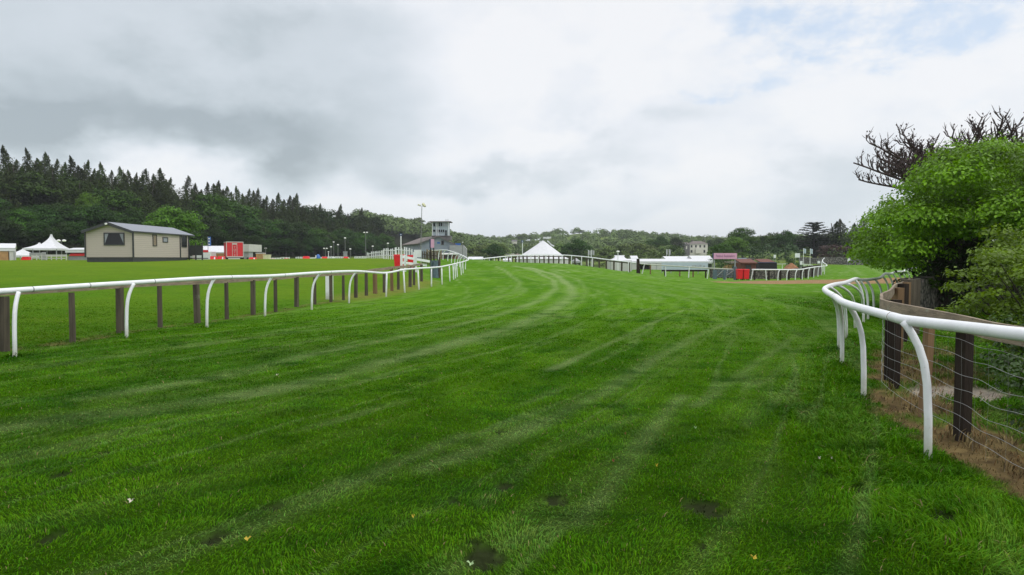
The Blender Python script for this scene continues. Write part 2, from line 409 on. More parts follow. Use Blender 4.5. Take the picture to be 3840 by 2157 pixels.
M['stonefar'] = brickmat('grey_rubble_stone', (.16, .155, .14), (.30, .29, .27), (.07, .07, .06), 2.2)
def sidingmat():
    m = bpy.data.materials.new('vinyl_siding'); m.use_nodes = True; t = NT(m.node_tree); b = m.node_tree.nodes['Principled BSDF']
    tc = t.node('ShaderNodeTexCoord'); sp = t.node('ShaderNodeSeparateXYZ'); t.l.new(tc.outputs['Object'], sp.inputs[0])
    fr = t.m('FRACT', t.m('MULTIPLY', sp.outputs[2], 5.6))
    c = t.mix(t.rng(fr, .0, .22), (.29, .255, .225, 1), (.51, .45, .405, 1)); t.l.new(c, b.inputs['Base Color']); b.inputs['Roughness'].default_value = .55
    bn = t.node('ShaderNodeBump'); bn.inputs['Strength'].default_value = .6; bn.inputs['Distance'].default_value = .02
    t.l.new(fr, bn.inputs['Height']); t.l.new(bn.outputs[0], b.inputs['Normal']); return m
M['siding'] = sidingmat()
def roofmat():
    m = bpy.data.materials.new('tile_effect_roof'); m.use_nodes = True; t = NT(m.node_tree); b = m.node_tree.nodes['Principled BSDF']
    tc = t.node('ShaderNodeTexCoord'); sp = t.node('ShaderNodeSeparateXYZ'); t.l.new(tc.outputs['Object'], sp.inputs[0])
    w = t.m('FRACT', t.m('MULTIPLY', sp.outputs[1], 3.0))
    c = t.mix(t.rng(w, 0, .3), (.12, .13, .155, 1), (.22, .24, .28, 1)); t.l.new(c, b.inputs['Base Color']); b.inputs['Roughness'].default_value = .45
    return m
M['tileroof'] = roofmat()

# ------------------------------------------------------------------ rails and fences as surveyed lines
def smooth_line(pts, n=8):
    out = []; m = len(pts)
    for i in range(m - 1):
        p0, p1, p2, p3 = pts[max(i - 1, 0)], pts[i], pts[i + 1], pts[min(i + 2, m - 1)]
        for k in range(n):
            t = k / n
            out.append(.5 * ((2 * p1) + (-p0 + p2) * t + (2 * p0 - 5 * p1 + 4 * p2 - p3) * t * t + (-p0 + 3 * p1 - 3 * p2 + p3) * t ** 3))
    out.append(pts[-1]); return out
RAIL_L = [Vector((-12.2, 1.5, 1.13)), Vector((-10.6, 5.6, 1.12))] + [P(*q) for q in [(-900, 1130, 8.6), (-300, 1110, 10.2), (56, 1089, 11.6), (280, 1074, 12.8), (503, 1060, 14.2), (804, 1042, 16.5), (1019, 1035, 19.6), (1200, 1023, 22.2), (1337, 1018, 25.6), (1445, 1024, 30.2), (1511, 1012, 33.3), (1568, 1007, 36.1), (1618, 1004, 39.5), (1658, 1000, 43.1), (1704, 990, 49), (1739, 981, 61), (1757, 973, 67), (1738, 960, 70), (1713, 950, 73), (1688, 941.5, 76), (1671, 938, 80), (1639, 938.5, 83), (1601, 941, 88)]]
RAIL_R = [P(*q) for q in [(5200, 1380, 2.7), (4400, 1312, 3.45), (3840, 1255, 4.1), (3620, 1228, 4.85), (3400, 1201, 5.75), (3345, 1188, 6.15), (3174, 1139, 7.9), (3133, 1114, 9.3), (3094, 1089, 11.2), (3102, 1077, 12.6), (3133, 1067, 13.8), (3171, 1060, 15.0), (3210, 1046, 17.5), (3232, 1051, 18.5), (3262, 1048.5, 20), (3300, 1042, 22), (3319, 1027, 24), (3339, 1027, 26), (3362, 1020, 29), (3389, 1018, 33), (3400, 1010, 36), (3424, 1006, 42), (3470, 1002, 50)]]
FENCE_R = [(4700, 3.4), (4300, 3.8), (3900, 4.75), (3725, 5.3), (3625, 5.85), (3500, 6.6), (3319, 8.1), (3307, 8.9), (3307, 9.7), (3335, 10.7), (3348, 12), (3358, 13.3), (3386, 14.6), (3412, 17)]
FENCE_L = [(-13200, 2.4), (-6000, 4.0), (-3700, 5.4), (-2322, 6.8), (-1500, 8.2), (-900, 9.6), (-250, 10.8), (16, 11.97), (273, 13.4), (451, 14.9), (601, 16.4), (741, 17.5), (851, 18.7), (949, 20.3), (1034, 21.2), (1112, 23.2), (1181, 24.6), (1241, 26), (1288, 27.2), (1334, 29), (1374, 30.4), (1407, 31.8), (1441, 33), (1470, 34.4), (1494, 35.6), (1538, 38.2), (1553, 40), (1581, 45), (1605, 50)]
FR_PTS = np.array([[X(u, d, 0), d] for u, d in FENCE_R]); FL_PTS = np.array([[X(u, d, 0), d] for u, d in FENCE_L])
RAILFAR = [(1770, 973, 80), (1797, 971.5, 82), (1836, 968, 84), (1894, 962, 86), (1962, 957, 86), (2030, 956, 85), (2111, 957, 84), (2200, 964, 82), (2278, 974, 79), (2363, 983, 76), (2398, 989, 75), (2492, 996, 74), (2577, 1001, 72.5), (2656, 1006, 72), (2757, 1011, 71.5)]

def pdist(x, y, pts):
    best = np.full(x.shape, 1e9)
    for i in range(len(pts) - 1):
        ax, ay = pts[i]; bx, by = pts[i + 1]; dx, dy = bx - ax, by - ay
        t = np.clip(((x - ax) * dx + (y - ay) * dy) / (dx * dx + dy * dy + 1e-9), 0, 1)
        best = np.minimum(best, np.hypot(x - ax - t * dx, y - ay - t * dy))
    return best
def right_of_fence(x, y):          # signed side of the right hand fence (positive = beyond it)
    fy = FR_PTS[::1]; o = np.argsort(fy[:, 1]); return x - np.interp(y, fy[o, 1], fy[o, 0])

# pale flattened tracks in the turf: (points in the photo, half width in metres, strength)
STREAKS = [
 ([(1925, 998), (2010, 1018), (2075, 1050), (2085, 1085), (2020, 1130), (1860, 1185), (1600, 1250), (1200, 1325), (760, 1430), (300, 1500)], .30, .85),
 ([(1990, 1005), (2090, 1035), (2140, 1075), (2150, 1110), (2080, 1160), (1930, 1225), (1640, 1310), (1150, 1440), (600, 1530), (0, 1610)], .45, 1.0),
 ([(2060, 1010), (2170, 1050), (2200, 1090), (2180, 1130), (2060, 1200), (1800, 1290)], .22, .5),
 ([(1860, 1000), (1900, 1020), (1950, 1060), (1930, 1095), (1800, 1140), (1500, 1200), (1000, 1260), (500, 1330), (0, 1400)], .25, .6),
 ([(2560, 1165), (2420, 1225), (2290, 1290), (2120, 1365), (2060, 1390)], .13, .9),
 ([(2800, 1180), (2600, 1270), (2440, 1360), (2260, 1480), (2000, 1600), (1820, 1680), (1600, 1760)], .22, .75),
 ([(3000, 1250), (2800, 1390), (2690, 1470), (2600, 1530)], .14, .6),
 ([(2560, 1490), (2440, 1620), (2330, 1760), (2230, 1900), (2160, 1960)], .16, .7),
 ([(2530, 1150), (2650, 1180), (2830, 1260), (2960, 1310)], .2, .45),
 ([(1750, 1640), (1500, 1740), (1200, 1870), (900, 2000), (500, 2150)], .16, .6),
 ([(1300, 1800), (1100, 1900), (850, 2010)], .12, .5),
 ([(2400, 1560), (2050, 1700), (1800, 1900)], .12, .4),
 ([(3150, 1180), (2950, 1350), (2800, 1600)], .14, .35),
 ([(3180, 1000), (3210, 1015), (3240, 1035)], .5, .4), ([(3240, 1000), (3285, 1015), (3320, 1035)], .5, .4),
]
STREAKS = [(np.array([hit(*p) for p in pl]), w, s) for pl, w, s in STREAKS]
DIVOTS = [(1810, 2085, .12), (1870, 2100, .06), (2640, 1905, .13), (2580, 1890, .07), (2080, 1880, .10), (2040, 1885, .06), (600, 1210, .1), (390, 1700, .05), (1890, 1840, .07), (1480, 1700, .06),
          (230, 1785, .06), (1030, 1900, .06), (190, 2030, .07), (800, 2020, .08), (1700, 1880, .05), (2720, 1745, .05), (3120, 1800, .05), (3210, 1838, .06), (2625, 2050, .05), (3560, 1960, .08), (1660, 1700, .04), (1560, 1640, .05), (2010, 1500, .04), (1880, 1620, .05)]
DIVOTS = [(*hit(u, v), r) for u, v, r in DIVOTS]
BROWN = np.array([hit(*p) for p in [(2790, 1061), (2900, 1060), (3010, 1058), (3150, 1056), (3300, 1054), (3500, 1052), (3900, 1052)]])
BROWN2 = np.array([hit(*p) for p in [(3110, 992), (3170, 990), (3260, 985)]])
c3 = lambda *a: np.array(a, float)
def lerp(a, b, t): return a + (b - a) * t[..., None]
def sst(x, a, b): t = np.clip((x - a) / (b - a), 0, 1); return t * t * (3 - 2 * t)

POSTB = [(3480, 5.57), (3239, 8.05), (3157, 10.4), (3146, 12.3), (3174, 14.0), (56, 11.35), (475, 13.95), (776, 16.35), (994, 19.5), (1169, 22.1), (3600, 6.1), (3347, 8.62), (273, 13.4), (451, 14.9)]
def ground_info(x, y):
    """colour, bareness 0..1, extra blade length"""
    n = fbm(x * .5, y * .5, 5); nf = fbm(x * 3.1 + 40, y * 3.1, 4)
    r = np.hypot(x + 55, y - 36); a = np.arctan2(y - 36, x + 55) * 62
    n1 = fbm(r * 1.3 + 3, a * .07, 4); n2 = fbm(r * 3.6, a * .28 + 7, 4)
    far = sst(y, 25, 70)
    col = lerp(c3(.024, .112, .001), c3(.106, .245, .003), np.clip(.05 + .55 * n1 + .40 * n2 + .25 * (nf - .5) + .40 * (n - .5) + .12 * far + .10 * sst(y, 8, 16), 0, 1))
    left = sst(-(x - np.interp(y, FL_PTS[:, 1], FL_PTS[:, 0])), -.3, 1.5) * sst(y, -20, -10) * (y < 55) + sst(-x, 9, 13) * (y >= 55)
    field = lerp(c3(.055, .155, .003), c3(.128, .212, .009), np.clip(.25 + .65 * sst(y, 14, 62) + .7 * (n - .5), 0, 1))
    col = lerp(col, field, np.clip(left, 0, 1))
    # flattened pale tracks
    pale = np.zeros(x.shape)
    wob = (fbm(x * .8, y * .8 + 11, 3) - .5) * .5
    brk = np.clip(.35 + .35 * far + 1.25 * fbm(x * 1.3 + 9, y * 1.3, 4), 0, 1.15)
    for pts, w, s in STREAKS:
        dd = np.abs(pdist(x, y, pts) + wob * w)
        pale = np.maximum(pale, s * np.exp(-(dd / (w * .68)) ** 2) * brk)
    gen = np.clip((n2 - .54) * 3.4, 0, 1) * (1 - np.clip(left, 0, 1)) * (.55 + .3 * nf)
    rg = 1 - np.abs(2 * fbm(r * 1.9 + 21, a * .10 + 4, 3) - 1); rg2 = 1 - np.abs(2 * fbm((x * .94 - y * .34) * 1.3 + 50, (x * .34 + y * .94) * .09, 3) - 1)
    lines = np.clip((rg - .90) * 11, 0, 1) * (.35 + .8 * n) + np.clip((rg2 - .92) * 12, 0, 1) * sst(x, -3, 3) * sst(y, 6, 14) * .7 * (.3 + n)
    pale = np.clip(np.maximum(np.maximum(pale, gen * .45), lines * (1 - np.clip(left, 0, 1)) * .75), 0, 1)
    col = lerp(col, lerp(c3(.190, .285, .085), c3(.235, .330, .125), far), np.clip(pale * (.80 + .25 * far), 0, 1))
    # darker lush tufts, scuffs
    lush = np.clip((fbm(x * 1.7 + 90, y * 1.7, 4) - .58) * 4, 0, 1) * (1 - .7 * sst(y, 20, 40)) * (1 - left.clip(0, 1))
    col = lerp(col, c3(.014, .085, .001), lush * .6)
    tus = np.clip((fbm(x * 2.4 + 9, y * 4.6 + 90, 4) - .56) * 7, 0, 1) * (1 - left.clip(0, 1)) * (1 - sst(y, 9, 22)); col = lerp(col, c3(.012, .074, .001), tus * .4)
    bare = np.zeros(x.shape)
    ns = fbm(x * 9, y * 9 + 3, 4)
    for dx, dy, rr in DIVOTS:
        q = np.hypot(x - dx, (y - dy) * .75) / (rr * (.1 + 1.8 * ns)); bare = np.maximum(bare, 1 - sst(q, .75, 1.15))
    sc = np.clip((fbm(r * 1.4 + 50, a * 1.0, 5) - .66) * 10, 0, 1) * (y < 34) * (1 - left.clip(0, 1)) * .30
    bare = np.maximum(bare, sc)
    col = lerp(col, c3(.022, .030, .010), bare)
    # worn strips under the fences
    ro = right_of_fence(x, y); dr = pdist(x, y, FR_PTS)
    nn = fbm(x * 2.3, y * 2.3 + 30, 4); n6 = fbm(x * 12, y * 12, 4)
    strip = np.where(ro < 0, 1 - sst(dr + (nn - .5) * .7, .06, .30), 1 - sst(dr + (nn - .5) * 1.6, .5, 1.3)) * (1 - sst(y, 11, 14))
    sc_ = lerp(c3(.060, .042, .022), c3(.205, .150, .065), np.clip(n6 * 1.6 - .3, 0, 1)); sc_ = lerp(sc_, c3(.07, .14, .012), np.clip((nn - .50) * 5, 0, .85))
    col = lerp(col, sc_, strip); bare = np.maximum(bare, strip * .93)
    dl = pdist(x, y, FL_PTS)
    sl = (1 - sst(dl + (nn - .5) * .5, .12, .42)) * np.clip((nn - .36) * 5, 0, 1) * (y < 27)
    col = lerp(col, sc_, sl * .9); bare = np.maximum(bare, sl * .9)
    rough = (1 - sst(dl, .3, 1.6)) * sst(y, 24, 30) * (1 - sst(y, 44, 50)) * (nf + .2)
    col = lerp(col, c3(.21, .19, .05), np.clip(rough, 0, 1) * .8)
    # brown crossing
    db = pdist(x, y, BROWN) + (fbm(x * .3, y * .3, 4) - .5) * 4; bw = np.clip((x - 15) * .55, 1.2, 9.0); k = 1 - sst(db, bw, bw + 1.6)
    db2 = pdist(x, y, BROWN2) + (nn - .5) * 3; k = np.maximum(k, (1 - sst(db2, 1, 3)) * .7)
    k = k * np.clip(.55 + nn, 0, 1)
    col = lerp(col, lerp(c3(.24, .145, .075), c3(.37, .235, .13), nf), k); bare = np.maximum(bare, k)
    # gravel patch beyond the right hand fence
    gx, gy = X(3585, 8.35, 0), 8.35
    gq = np.hypot((x - gx) / .62, (y - gy) / .55) + (nn - .5) * .5
    g = 1 - sst(gq, .8, 1.0); col = lerp(col, lerp(c3(.22, .20, .17), c3(.42, .36, .28), n6), g); bare = np.maximum(bare, g)
    # far land
    fl = sst(y, 125, 165)
    fcol = lerp(c3(.075, .13, .022), c3(.19, .25, .05), np.clip(fbm(x * .012 + 3, y * .006, 3) * 1.9 - .45, 0, 1))
    fcol = lerp(fcol, c3(.035, .06, .018), np.clip((fbm(x * .03, y * .03 + 5, 4) - .5) * 5, 0, 1) * .6)
    col = lerp(col, fcol, fl)
    wood = sst(-x - (60 + (y - 130) * -.02), -8, 8) * sst(y, 122, 132)
    col = lerp(col, c3(.018, .022, .010), wood)
    tuft = np.zeros(x.shape)
    for bu, bd in POSTB: tuft = np.maximum(tuft, np.exp(-((x - X(bu, bd, 0)) ** 2 + (y - bd) ** 2) / .02))
    long_ = 1.3 * tuft + (1 - sst(np.abs(ro + .9), .2, .8)) * (y < 14) * (ro < 0) * .9 + (ro > 0) * .7
    return col, bare, long_, pale

def grassmat():
    m = bpy.data.materials.new('turf'); m.use_nodes = True; t = NT(m.node_tree); b = m.node_tree.nodes['Principled BSDF']
    at = t.node('ShaderNodeAttribute', attribute_name='Col'); tc = t.node('ShaderNodeTexCoord')
    n1 = t.noise(tc.outputs['Object'], 14, 6, .7); n2 = t.noise(tc.outputs['Object'], 2.5, 5, .6)
    f = t.m('ADD', t.m('MULTIPLY', t.m('SUBTRACT', n1, .5), 1.3), t.m('MULTIPLY', t.m('SUBTRACT', n2, .5), .5))
    c = t.mix(1.0, at.outputs['Color'], t.m('ADD', f, .92), 'MULTIPLY')
    t.l.new(c, b.inputs['Base Color']); b.inputs['Roughness'].default_value = .95; b.inputs['Specular IOR Level'].default_value = .03
    bn = t.node('ShaderNodeBump'); bn.inputs['Strength'].default_value = .5; bn.inputs['Distance'].default_value = .05
    t.l.new(n1, bn.inputs['Height']); t.l.new(bn.outputs[0], b.inputs['Normal']); return m
M['turf'] = grassmat()

def build_ground():
    nr, nc = 760, 620
    w = np.exp(np.linspace(math.log(4.0), math.log(3200), nr)); y = w - 8.0
    s = np.linspace(-1, 1, nc); s = s * 1.15 + s ** 3 * .75
    Y = np.repeat(y[:, None], nc, 1); Xg = s[None] * w[:, None]
    h = hgt(Xg, Y)
    col, bare, lg, pale = ground_info(Xg, Y)
    nearw = 1 - sst(Y, 10, 30)
    h = h + ((fbm(Xg * 2.2, Y * 2.2, 4) - .5) * .05 - bare * .02) * nearw
    V = np.stack([Xg, Y, h], -1).reshape(-1, 3)
    i = np.arange(nr * nc).reshape(nr, nc)
    Fq = np.stack([i[:-1, :-1], i[:-1, 1:], i[1:, 1:], i[1:, :-1]], -1).reshape(-1, 4)
    gcol = col * (1 - (.40 + .28 * (1 - sst(Y, 4, 10))) * (1 - sst(Y, 9, 26)) * (1 - bare))[..., None]      # shade between the modelled blades, put into the ground colour, deepest close by
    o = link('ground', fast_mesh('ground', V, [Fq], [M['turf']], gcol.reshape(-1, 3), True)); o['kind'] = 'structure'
build_ground()

def blademat():
    m = bpy.data.materials.new('grass_blade'); m.use_nodes = True; t = NT(m.node_tree); b = m.node_tree.nodes['Principled BSDF']
    at = t.node('ShaderNodeAttribute', attribute_name='Col')
    t.l.new(at.outputs['Color'], b.inputs['Base Color']); b.inputs['Roughness'].default_value = .6; b.inputs['Specular IOR Level'].default_value = .06
    tr = t.node('ShaderNodeBsdfTranslucent'); t.l.new(at.outputs['Color'], tr.inputs[0]); mx = t.node('ShaderNodeMixShader'); mx.inputs[0].default_value = .3
    t.l.new(b.outputs[0], mx.inputs[1]); t.l.new(tr.outputs[0], mx.inputs[2]); t.l.new(mx.outputs[0], m.node_tree.nodes['Material Output'].inputs[0])
    return m
M['blade'] = blademat()
def build_blades(N=1250000):
    q = np.random.RandomState(3)
    y0, y1 = 2.4, 34.0
    # density falls with the square of distance: y uniform in log, x across a wide fan
    y = np.exp(q.uniform(math.log(y0), math.log(y1), N)); keep = q.rand(N) < np.clip((y / 5.0) ** 1.3, .18, 1) * (1 - sst(y, 14, 34)); y = y[keep]
    hw = y * 1.02 + 3.6; x = q.uniform(-1, 1, len(y)) * hw; kk = q.rand(len(y)) < 1 - .9 * sst(np.abs(x) / hw, .84, 1); x, y = x[kk], y[kk]
    col, bare, lg, pale = ground_info(x, y)
    keep = q.rand(len(x)) > bare * .95
    clump = fbm(x * 5, y * 5 + 70, 3); keep &= q.rand(len(x)) < np.clip(.55 + .85 * clump, 0, 1)
    x, y, col, bare, lg, pale, clump = (a[keep] for a in (x, y, col, bare, lg, pale, clump)); n = len(x)
    z = hgt(x, y) + (fbm(x * 2.2, y * 2.2, 4) - .5) * .05 * (1 - sst(y, 10, 30)) - .008
    L = (.017 + .021 * q.rand(n) + .026 * np.clip(clump - .45, 0, 1)) * (1 + 1.6 * lg) * (1 - .4 * pale); L *= np.where(q.rand(n) < .03, 1.6, 1)
    W = .0028 * np.maximum(1, y / 4.5) * q.uniform(.7, 1.4, n) * (1 + .35 * lg)
    L = L * (1 - .55 * sst(y, 12, 32))
    # lean: with the tracks, plus local swirl
    sw = fbm(x * .9, y * .9 + 200, 3) * 12; an = np.where(q.rand(n) < .5, sw, q.uniform(0, 6.283, n))
    ln = (.35 + .75 * q.rand(n) + .5 * pale) * L
    dx, dy = np.cos(an), np.sin(an); fa = an + q.normal(0, .7, n) + 1.57; wx, wy = np.cos(fa) * W, np.sin(fa) * W
    b = np.stack([x, y, z], -1); wv = np.stack([wx, wy, 0 * W], -1)
    mid = b + np.stack([dx * ln * .35, dy * ln * .35, L * .60], -1); tip = b + np.stack([dx * ln, dy * ln, L * .92 - ln * .18], -1)
    V = np.stack([b - wv, b + wv, mid + wv * .8, mid - wv * .8, tip], 1).reshape(-1, 3)
    k = np.arange(n) * 5
    Q = np.stack([k, k + 1, k + 2, k + 3], -1); T3 = np.stack([k + 3, k + 2, k + 4], -1)
    br = (1 + q.normal(0, 1, n) * .20 * (1 - .7 * sst(y, 7, 20))).clip(.45, 1.8); hue = q.normal(0, .12, n)
    c = col * br[:, None] * 1.15; c[:, 0] *= 1 + hue; c[:, 1] *= 1 - hue * .15
    dry = q.rand(n) < .010 + .15 * bare * (right_of_fence(x, y) > -.6); c[dry] = c3(.34, .27, .13) * q.uniform(.5, 1.1, dry.sum())[:, None]
    cv = np.repeat(c[:, None], 5, 1); cv[:, 4] *= 1.2; cv = cv.reshape(-1, 3)
    o = link('grass', fast_mesh('grass', V, [Q, T3], [M['blade']], cv, False)); o['kind'] = 'stuff'
build_blades()

# ------------------------------------------------------------------ leaf cloud helpers
def diamonds(c, nrm, size, q, aspect=.55, col=None, fold=.0):
    """one pointed leaf (two triangles) per centre"""
    n = len(c); r = q.normal(size=(n, 3)); nrm = nrm / (np.linalg.norm(nrm, axis=1, keepdims=True) + 1e-9)
    a = np.cross(nrm, r); a /= np.linalg.norm(a, axis=1, keepdims=True) + 1e-9; b = np.cross(nrm, a)
    s = np.asarray(size).reshape(-1, 1) if np.ndim(size) else size
    V = np.stack([c - a * s * .5, c + b * s * aspect * .5 + nrm * s * fold, c + a * s * .5, c - b * s * aspect * .5 + nrm * s * fold], 1).reshape(-1, 3)
    k = np.arange(n) * 4
    return V, np.stack([k, k + 1, k + 2, k + 3], -1)
def rdir(q, n):
    v = q.normal(size=(n, 3)); return v / np.linalg.norm(v, axis=1, keepdims=True)
def clump_leaves(q, cen, rad, per, up=.5, flat=.6, inner=.25, vary=.33, jit=.0):
    """leaves on the shells of clumps; returns centres, normals, shade"""
    cs = []; ns = []; sh = []
    for c, r in zip(cen, rad):
        n = int(per * (r ** 1.6) + 8); d = rdir(q, n); d[:, 2] = np.where(d[:, 2] < -.2, -d[:, 2] * .6, d[:, 2])
        rr = r * (1 - inner * q.rand(n) ** 1.5) * (1 + q.normal(0, .10, n))
        p = c + d * rr[:, None] * np.array([1, 1, flat]) + q.normal(0, jit, (n, 3)); cs.append(p)
        nn = d * .9 + np.array([0, 0, up]) + q.normal(0, .42, (n, 3)); ns.append(nn); sh.append(np.full(n, q.uniform(1 - vary, 1 + vary)) * q.uniform(.7, 1.35, n))
    return np.concatenate(cs), np.concatenate(ns), np.concatenate(sh)

def trunk_mesh(name, h, r, limbs=(), m=None, seg=8, seed=1):
    q = random.Random(seed); b = MB(); pts = [(0, 0, -.4)]
    x = y = 0
    for i in range(1, 6): x += q.uniform(-.02, .02) * h; y += q.uniform(-.02, .02) * h; pts.append((x, y, h * i / 5))
    b.tube(pts, [r * 1.25] + [r * (1 - .8 * i / 5) for i in range(1, 6)], seg)
    for (z0, p) in limbs:
        s = Vector((pts[3][0] * z0, pts[3][1] * z0, h * z0)); e = Vector(p); mpt = s.lerp(e, .5) + Vector((0, 0, -.1 * (e - s).length))
        b.tube([s, mpt, e], [r * .45, r * .3, r * .1], 5)
    return b.mesh(name, m or M['bark'], smooth=True)

LEAF = {
 'dark': leafmat('dark_broadleaf', (.024, .060, .005), rnd=.5, spec=.12), 'mid': leafmat('mid_broadleaf', (.040, .092, .006), rnd=.45, spec=.12),
 'light': leafmat('light_broadleaf', (.075, .150, .010), rnd=.15, spec=.15), 'conifer': leafmat('conifer_needle', (.042, .064, .012), trans=.12, rnd=.45, spec=.1),
 'cedar': leafmat('cedar_needle', (.040, .058, .032), trans=.1, rnd=.05), 'copper': leafmat('copper_leaf', (.055, .024, .018), trans=.15, rnd=.05),
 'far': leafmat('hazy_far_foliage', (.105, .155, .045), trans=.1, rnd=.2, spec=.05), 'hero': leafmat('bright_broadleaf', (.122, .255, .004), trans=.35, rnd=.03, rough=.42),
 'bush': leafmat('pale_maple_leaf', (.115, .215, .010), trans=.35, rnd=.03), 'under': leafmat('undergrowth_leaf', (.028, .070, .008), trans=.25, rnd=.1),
 'flower': leafmat('white_flower', (.62, .64, .55), trans=.2, rnd=.02), 'hedge': leafmat('hedge_leaf', (.040, .080, .010), trans=.1, rnd=.2),
}
def broadleaf(seed, h=10.0, w=9.0, per=46, nclump=52, leaf=.36, mk='mid', low=.18, key=None):
    q = np.random.RandomState(seed); cen = []; rad = []
    for i in range(nclump):
        d = rdir(q, 1)[0]; d[2] = abs(d[2]) if q.rand() < .5 else d[2]
        k = q.uniform(.62, .92); k2 = k * (1.3 if d[2] < 0 else 1.0); k2 = min(k2, .95 / max(.3, math.hypot(d[0], d[1])) ) if d[2] < 0 else k2; c = np.array([d[0] * w / 2 * k2, d[1] * w / 2 * k2, h * (low + (1 - low) * .48) + d[2] * h * (1 - low) * .48 * k])
        cen.append(c); rad.append(q.uniform(.11, .19) * w)
    for i in range(10): cen.append(np.array([q.normal(0, .12) * w, q.normal(0, .12) * w, h * q.uniform(.35, .8)])); rad.append(.2 * w)
    c, n, s = clump_leaves(q, cen, rad, per * (9 / w) ** 0, up=.6, flat=.75)
    V, Q = diamonds(c, n, leaf * q.uniform(.7, 1.4, len(c)), q, .75)
    crown = fast_mesh('crown', V, [Q], [LEAF[mk]], np.repeat(np.repeat(s[:, None], 3, 1), 4, 0))
    trunk = trunk_mesh('trunk', h * .6, w * .03 + .08, [(.5, (w * .25, 0, h * .6)), (.5, (-w * .25, .3, h * .62)), (.6, (.1, w * .25, h * .65)), (.55, (0, -w * .2, h * .55))], seed=seed)
    return crown, trunk
def conifer(seed, h=18.0, w=6.5, n=2300, mk='conifer', ragged=.3, bare=.12):
    q = np.random.RandomState(seed); t = q.rand(n) ** .8; t = bare + (1 - bare) * t
    lv = t + q.normal(0, .006, n); ph = q.uniform(0, 6.283, n)
    arm = 1 + ragged * np.sin(ph * 3 + lv * 41) + ragged * .6 * np.sin(ph * 5 - lv * 67) + ragged * .9 * np.sin(ph + lv * 9 + seed)
    R_ = w / 2 * np.minimum(1, (1 - t) * 1.6) ** .92 * arm * (1 + .30 * np.sin(t * 61 + 2 * np.sin(ph + seed))) + .06
    rr = R_ * np.sqrt(q.uniform(.12, 1, n)); z = lv * h - rr * .22 + q.normal(0, .12, n)
    c = np.stack([np.cos(ph) * rr, np.sin(ph) * rr, z], -1)
    nn = np.stack([np.cos(ph) * .5, np.sin(ph) * .5, np.ones(n)], -1) + q.normal(0, .45, (n, 3))
    V, Q = diamonds(c, nn, q.uniform(.5, 1.25, n) * (.38 + .75 * (1 - t)), q, .42)
    s = q.uniform(.65, 1.35, n)
    V[:, 0] += .35 * np.sin(V[:, 2] * .5 + seed); V[:, 1] += .3 * np.sin(V[:, 2] * .7 + seed * 2)
    crown = fast_mesh('crown', V, [Q], [LEAF[mk]], np.repeat(np.repeat(s[:, None], 3, 1), 4, 0))
    trunk = trunk_mesh('trunk', h * .97, .28, seed=seed)
    return crown, trunk
KINDS = {}
def kind(key, fn, hh): KINDS[key] = (*fn, hh)
for i in range(4): kind('conifer%d' % i, conifer(20 + i, 18, (8.2, 9.5, 7.4, 10.5)[i], 4400, ragged=(.25, .35, .2, .4)[i], bare=(.05, .08, .04, .1)[i]), 18)
for i in range(3): kind('dark%d' % i, broadleaf(40 + i, 11, 10, mk='dark', low=.06), 11)
for i in range(3): kind('mid%d' % i, broadleaf(50 + i, 10, 9.5, mk='mid', low=.06), 10)
kind('light0', broadleaf(60, 10, 10, mk='light', per=55, nclump=60, leaf=.36, low=.08), 10)
for i in range(2): kind('far%d' % i, broadleaf(70 + i, 9, 9, mk='far', per=20, nclump=36, leaf=.6, low=.02), 9)
def tree(key, u, d, top_v=None, h=None, label='', group=None, name='tree', sx=None, cat='tree', seed=0, base=None):
    q = random.Random(seed * 77 + int(u * 3) + int(d)); g = G(u, d) if base is None else base
    crown, trunk, hh = KINDS[key]
    if top_v is not None: h = max(2.5, Z(top_v, d) - g.z)
    k = h / hh; sx = sx or k * q.uniform(.9, 1.15)
    t = thing(name, label, cat, g, group); t.scale = (sx, sx, k); t.rotation_euler.z = q.uniform(0, 6.28)
    link('crown', crown, t); link('trunk', trunk, t); return t

# ---- the wood on the hillside
SKY_L = [(-260, 525), (-120, 540), (-60, 560), (27, 549), (62, 600), (105, 557), (140, 595), (175, 573), (215, 598), (268, 587), (300, 622), (334, 603), (360, 635), (384, 611), (420, 640), (454, 626), (490, 640), (520, 650), (555, 634), (585, 655), (613, 634), (645, 668), (706, 661), (740, 690), (780, 685), (827, 680), (850, 700), (893, 700), (936, 711), (970, 708), (1000, 735), (1050, 726), (1085, 735), (1118, 727), (1160, 760), (1205, 765), (1245, 785), (1282, 767), (1320, 800), (1357, 781), (1390, 800), (1425, 815)]
def dline(u): return float(np.interp(u, [-300, 0, 613, 936, 1282, 1430], [165, 170, 190, 230, 290, 330]))
W_G = 'trees of the dense wood behind the field'
i = 0
for (u, v) in SKY_L:
    i += 1; isb = u > 1150 and i % 2
    lab = 'tall dark conifer on the skyline of the wood behind the field' if not isb else 'dark round-topped tree on the low end of the wood skyline'
    tree('conifer%d' % (i % 4) if not isb else 'dark%d' % (i % 3), u, dline(u) + random.Random(i).uniform(-6, 6), v, label=lab, group=('skyline conifers of the wood' if not isb else 'round trees at the low end of the wood'), name='conifer_tree' if not isb else 'broadleaf_tree', seed=i)
rq = random.Random(5)
for k_ in range(len(SKY_L) - 1):
    (ua, va), (ub, vb) = SKY_L[k_], SKY_L[k_ + 1]
    if 640 < ua < 700: continue
    i += 1; uu = (ua + ub) / 2 + rq.uniform(-5, 5)
    tree('conifer%d' % rq.choice((1, 3, 3, 0)), uu, dline(uu) - 6 + rq.uniform(-3, 3), max(va, vb) + rq.uniform(4, 30) * 170 / dline(uu), label='tall dark conifer on the skyline of the wood behind the field', group='skyline conifers of the wood', name='conifer_tree', seed=i, sx=rq.uniform(1.0, 1.35))
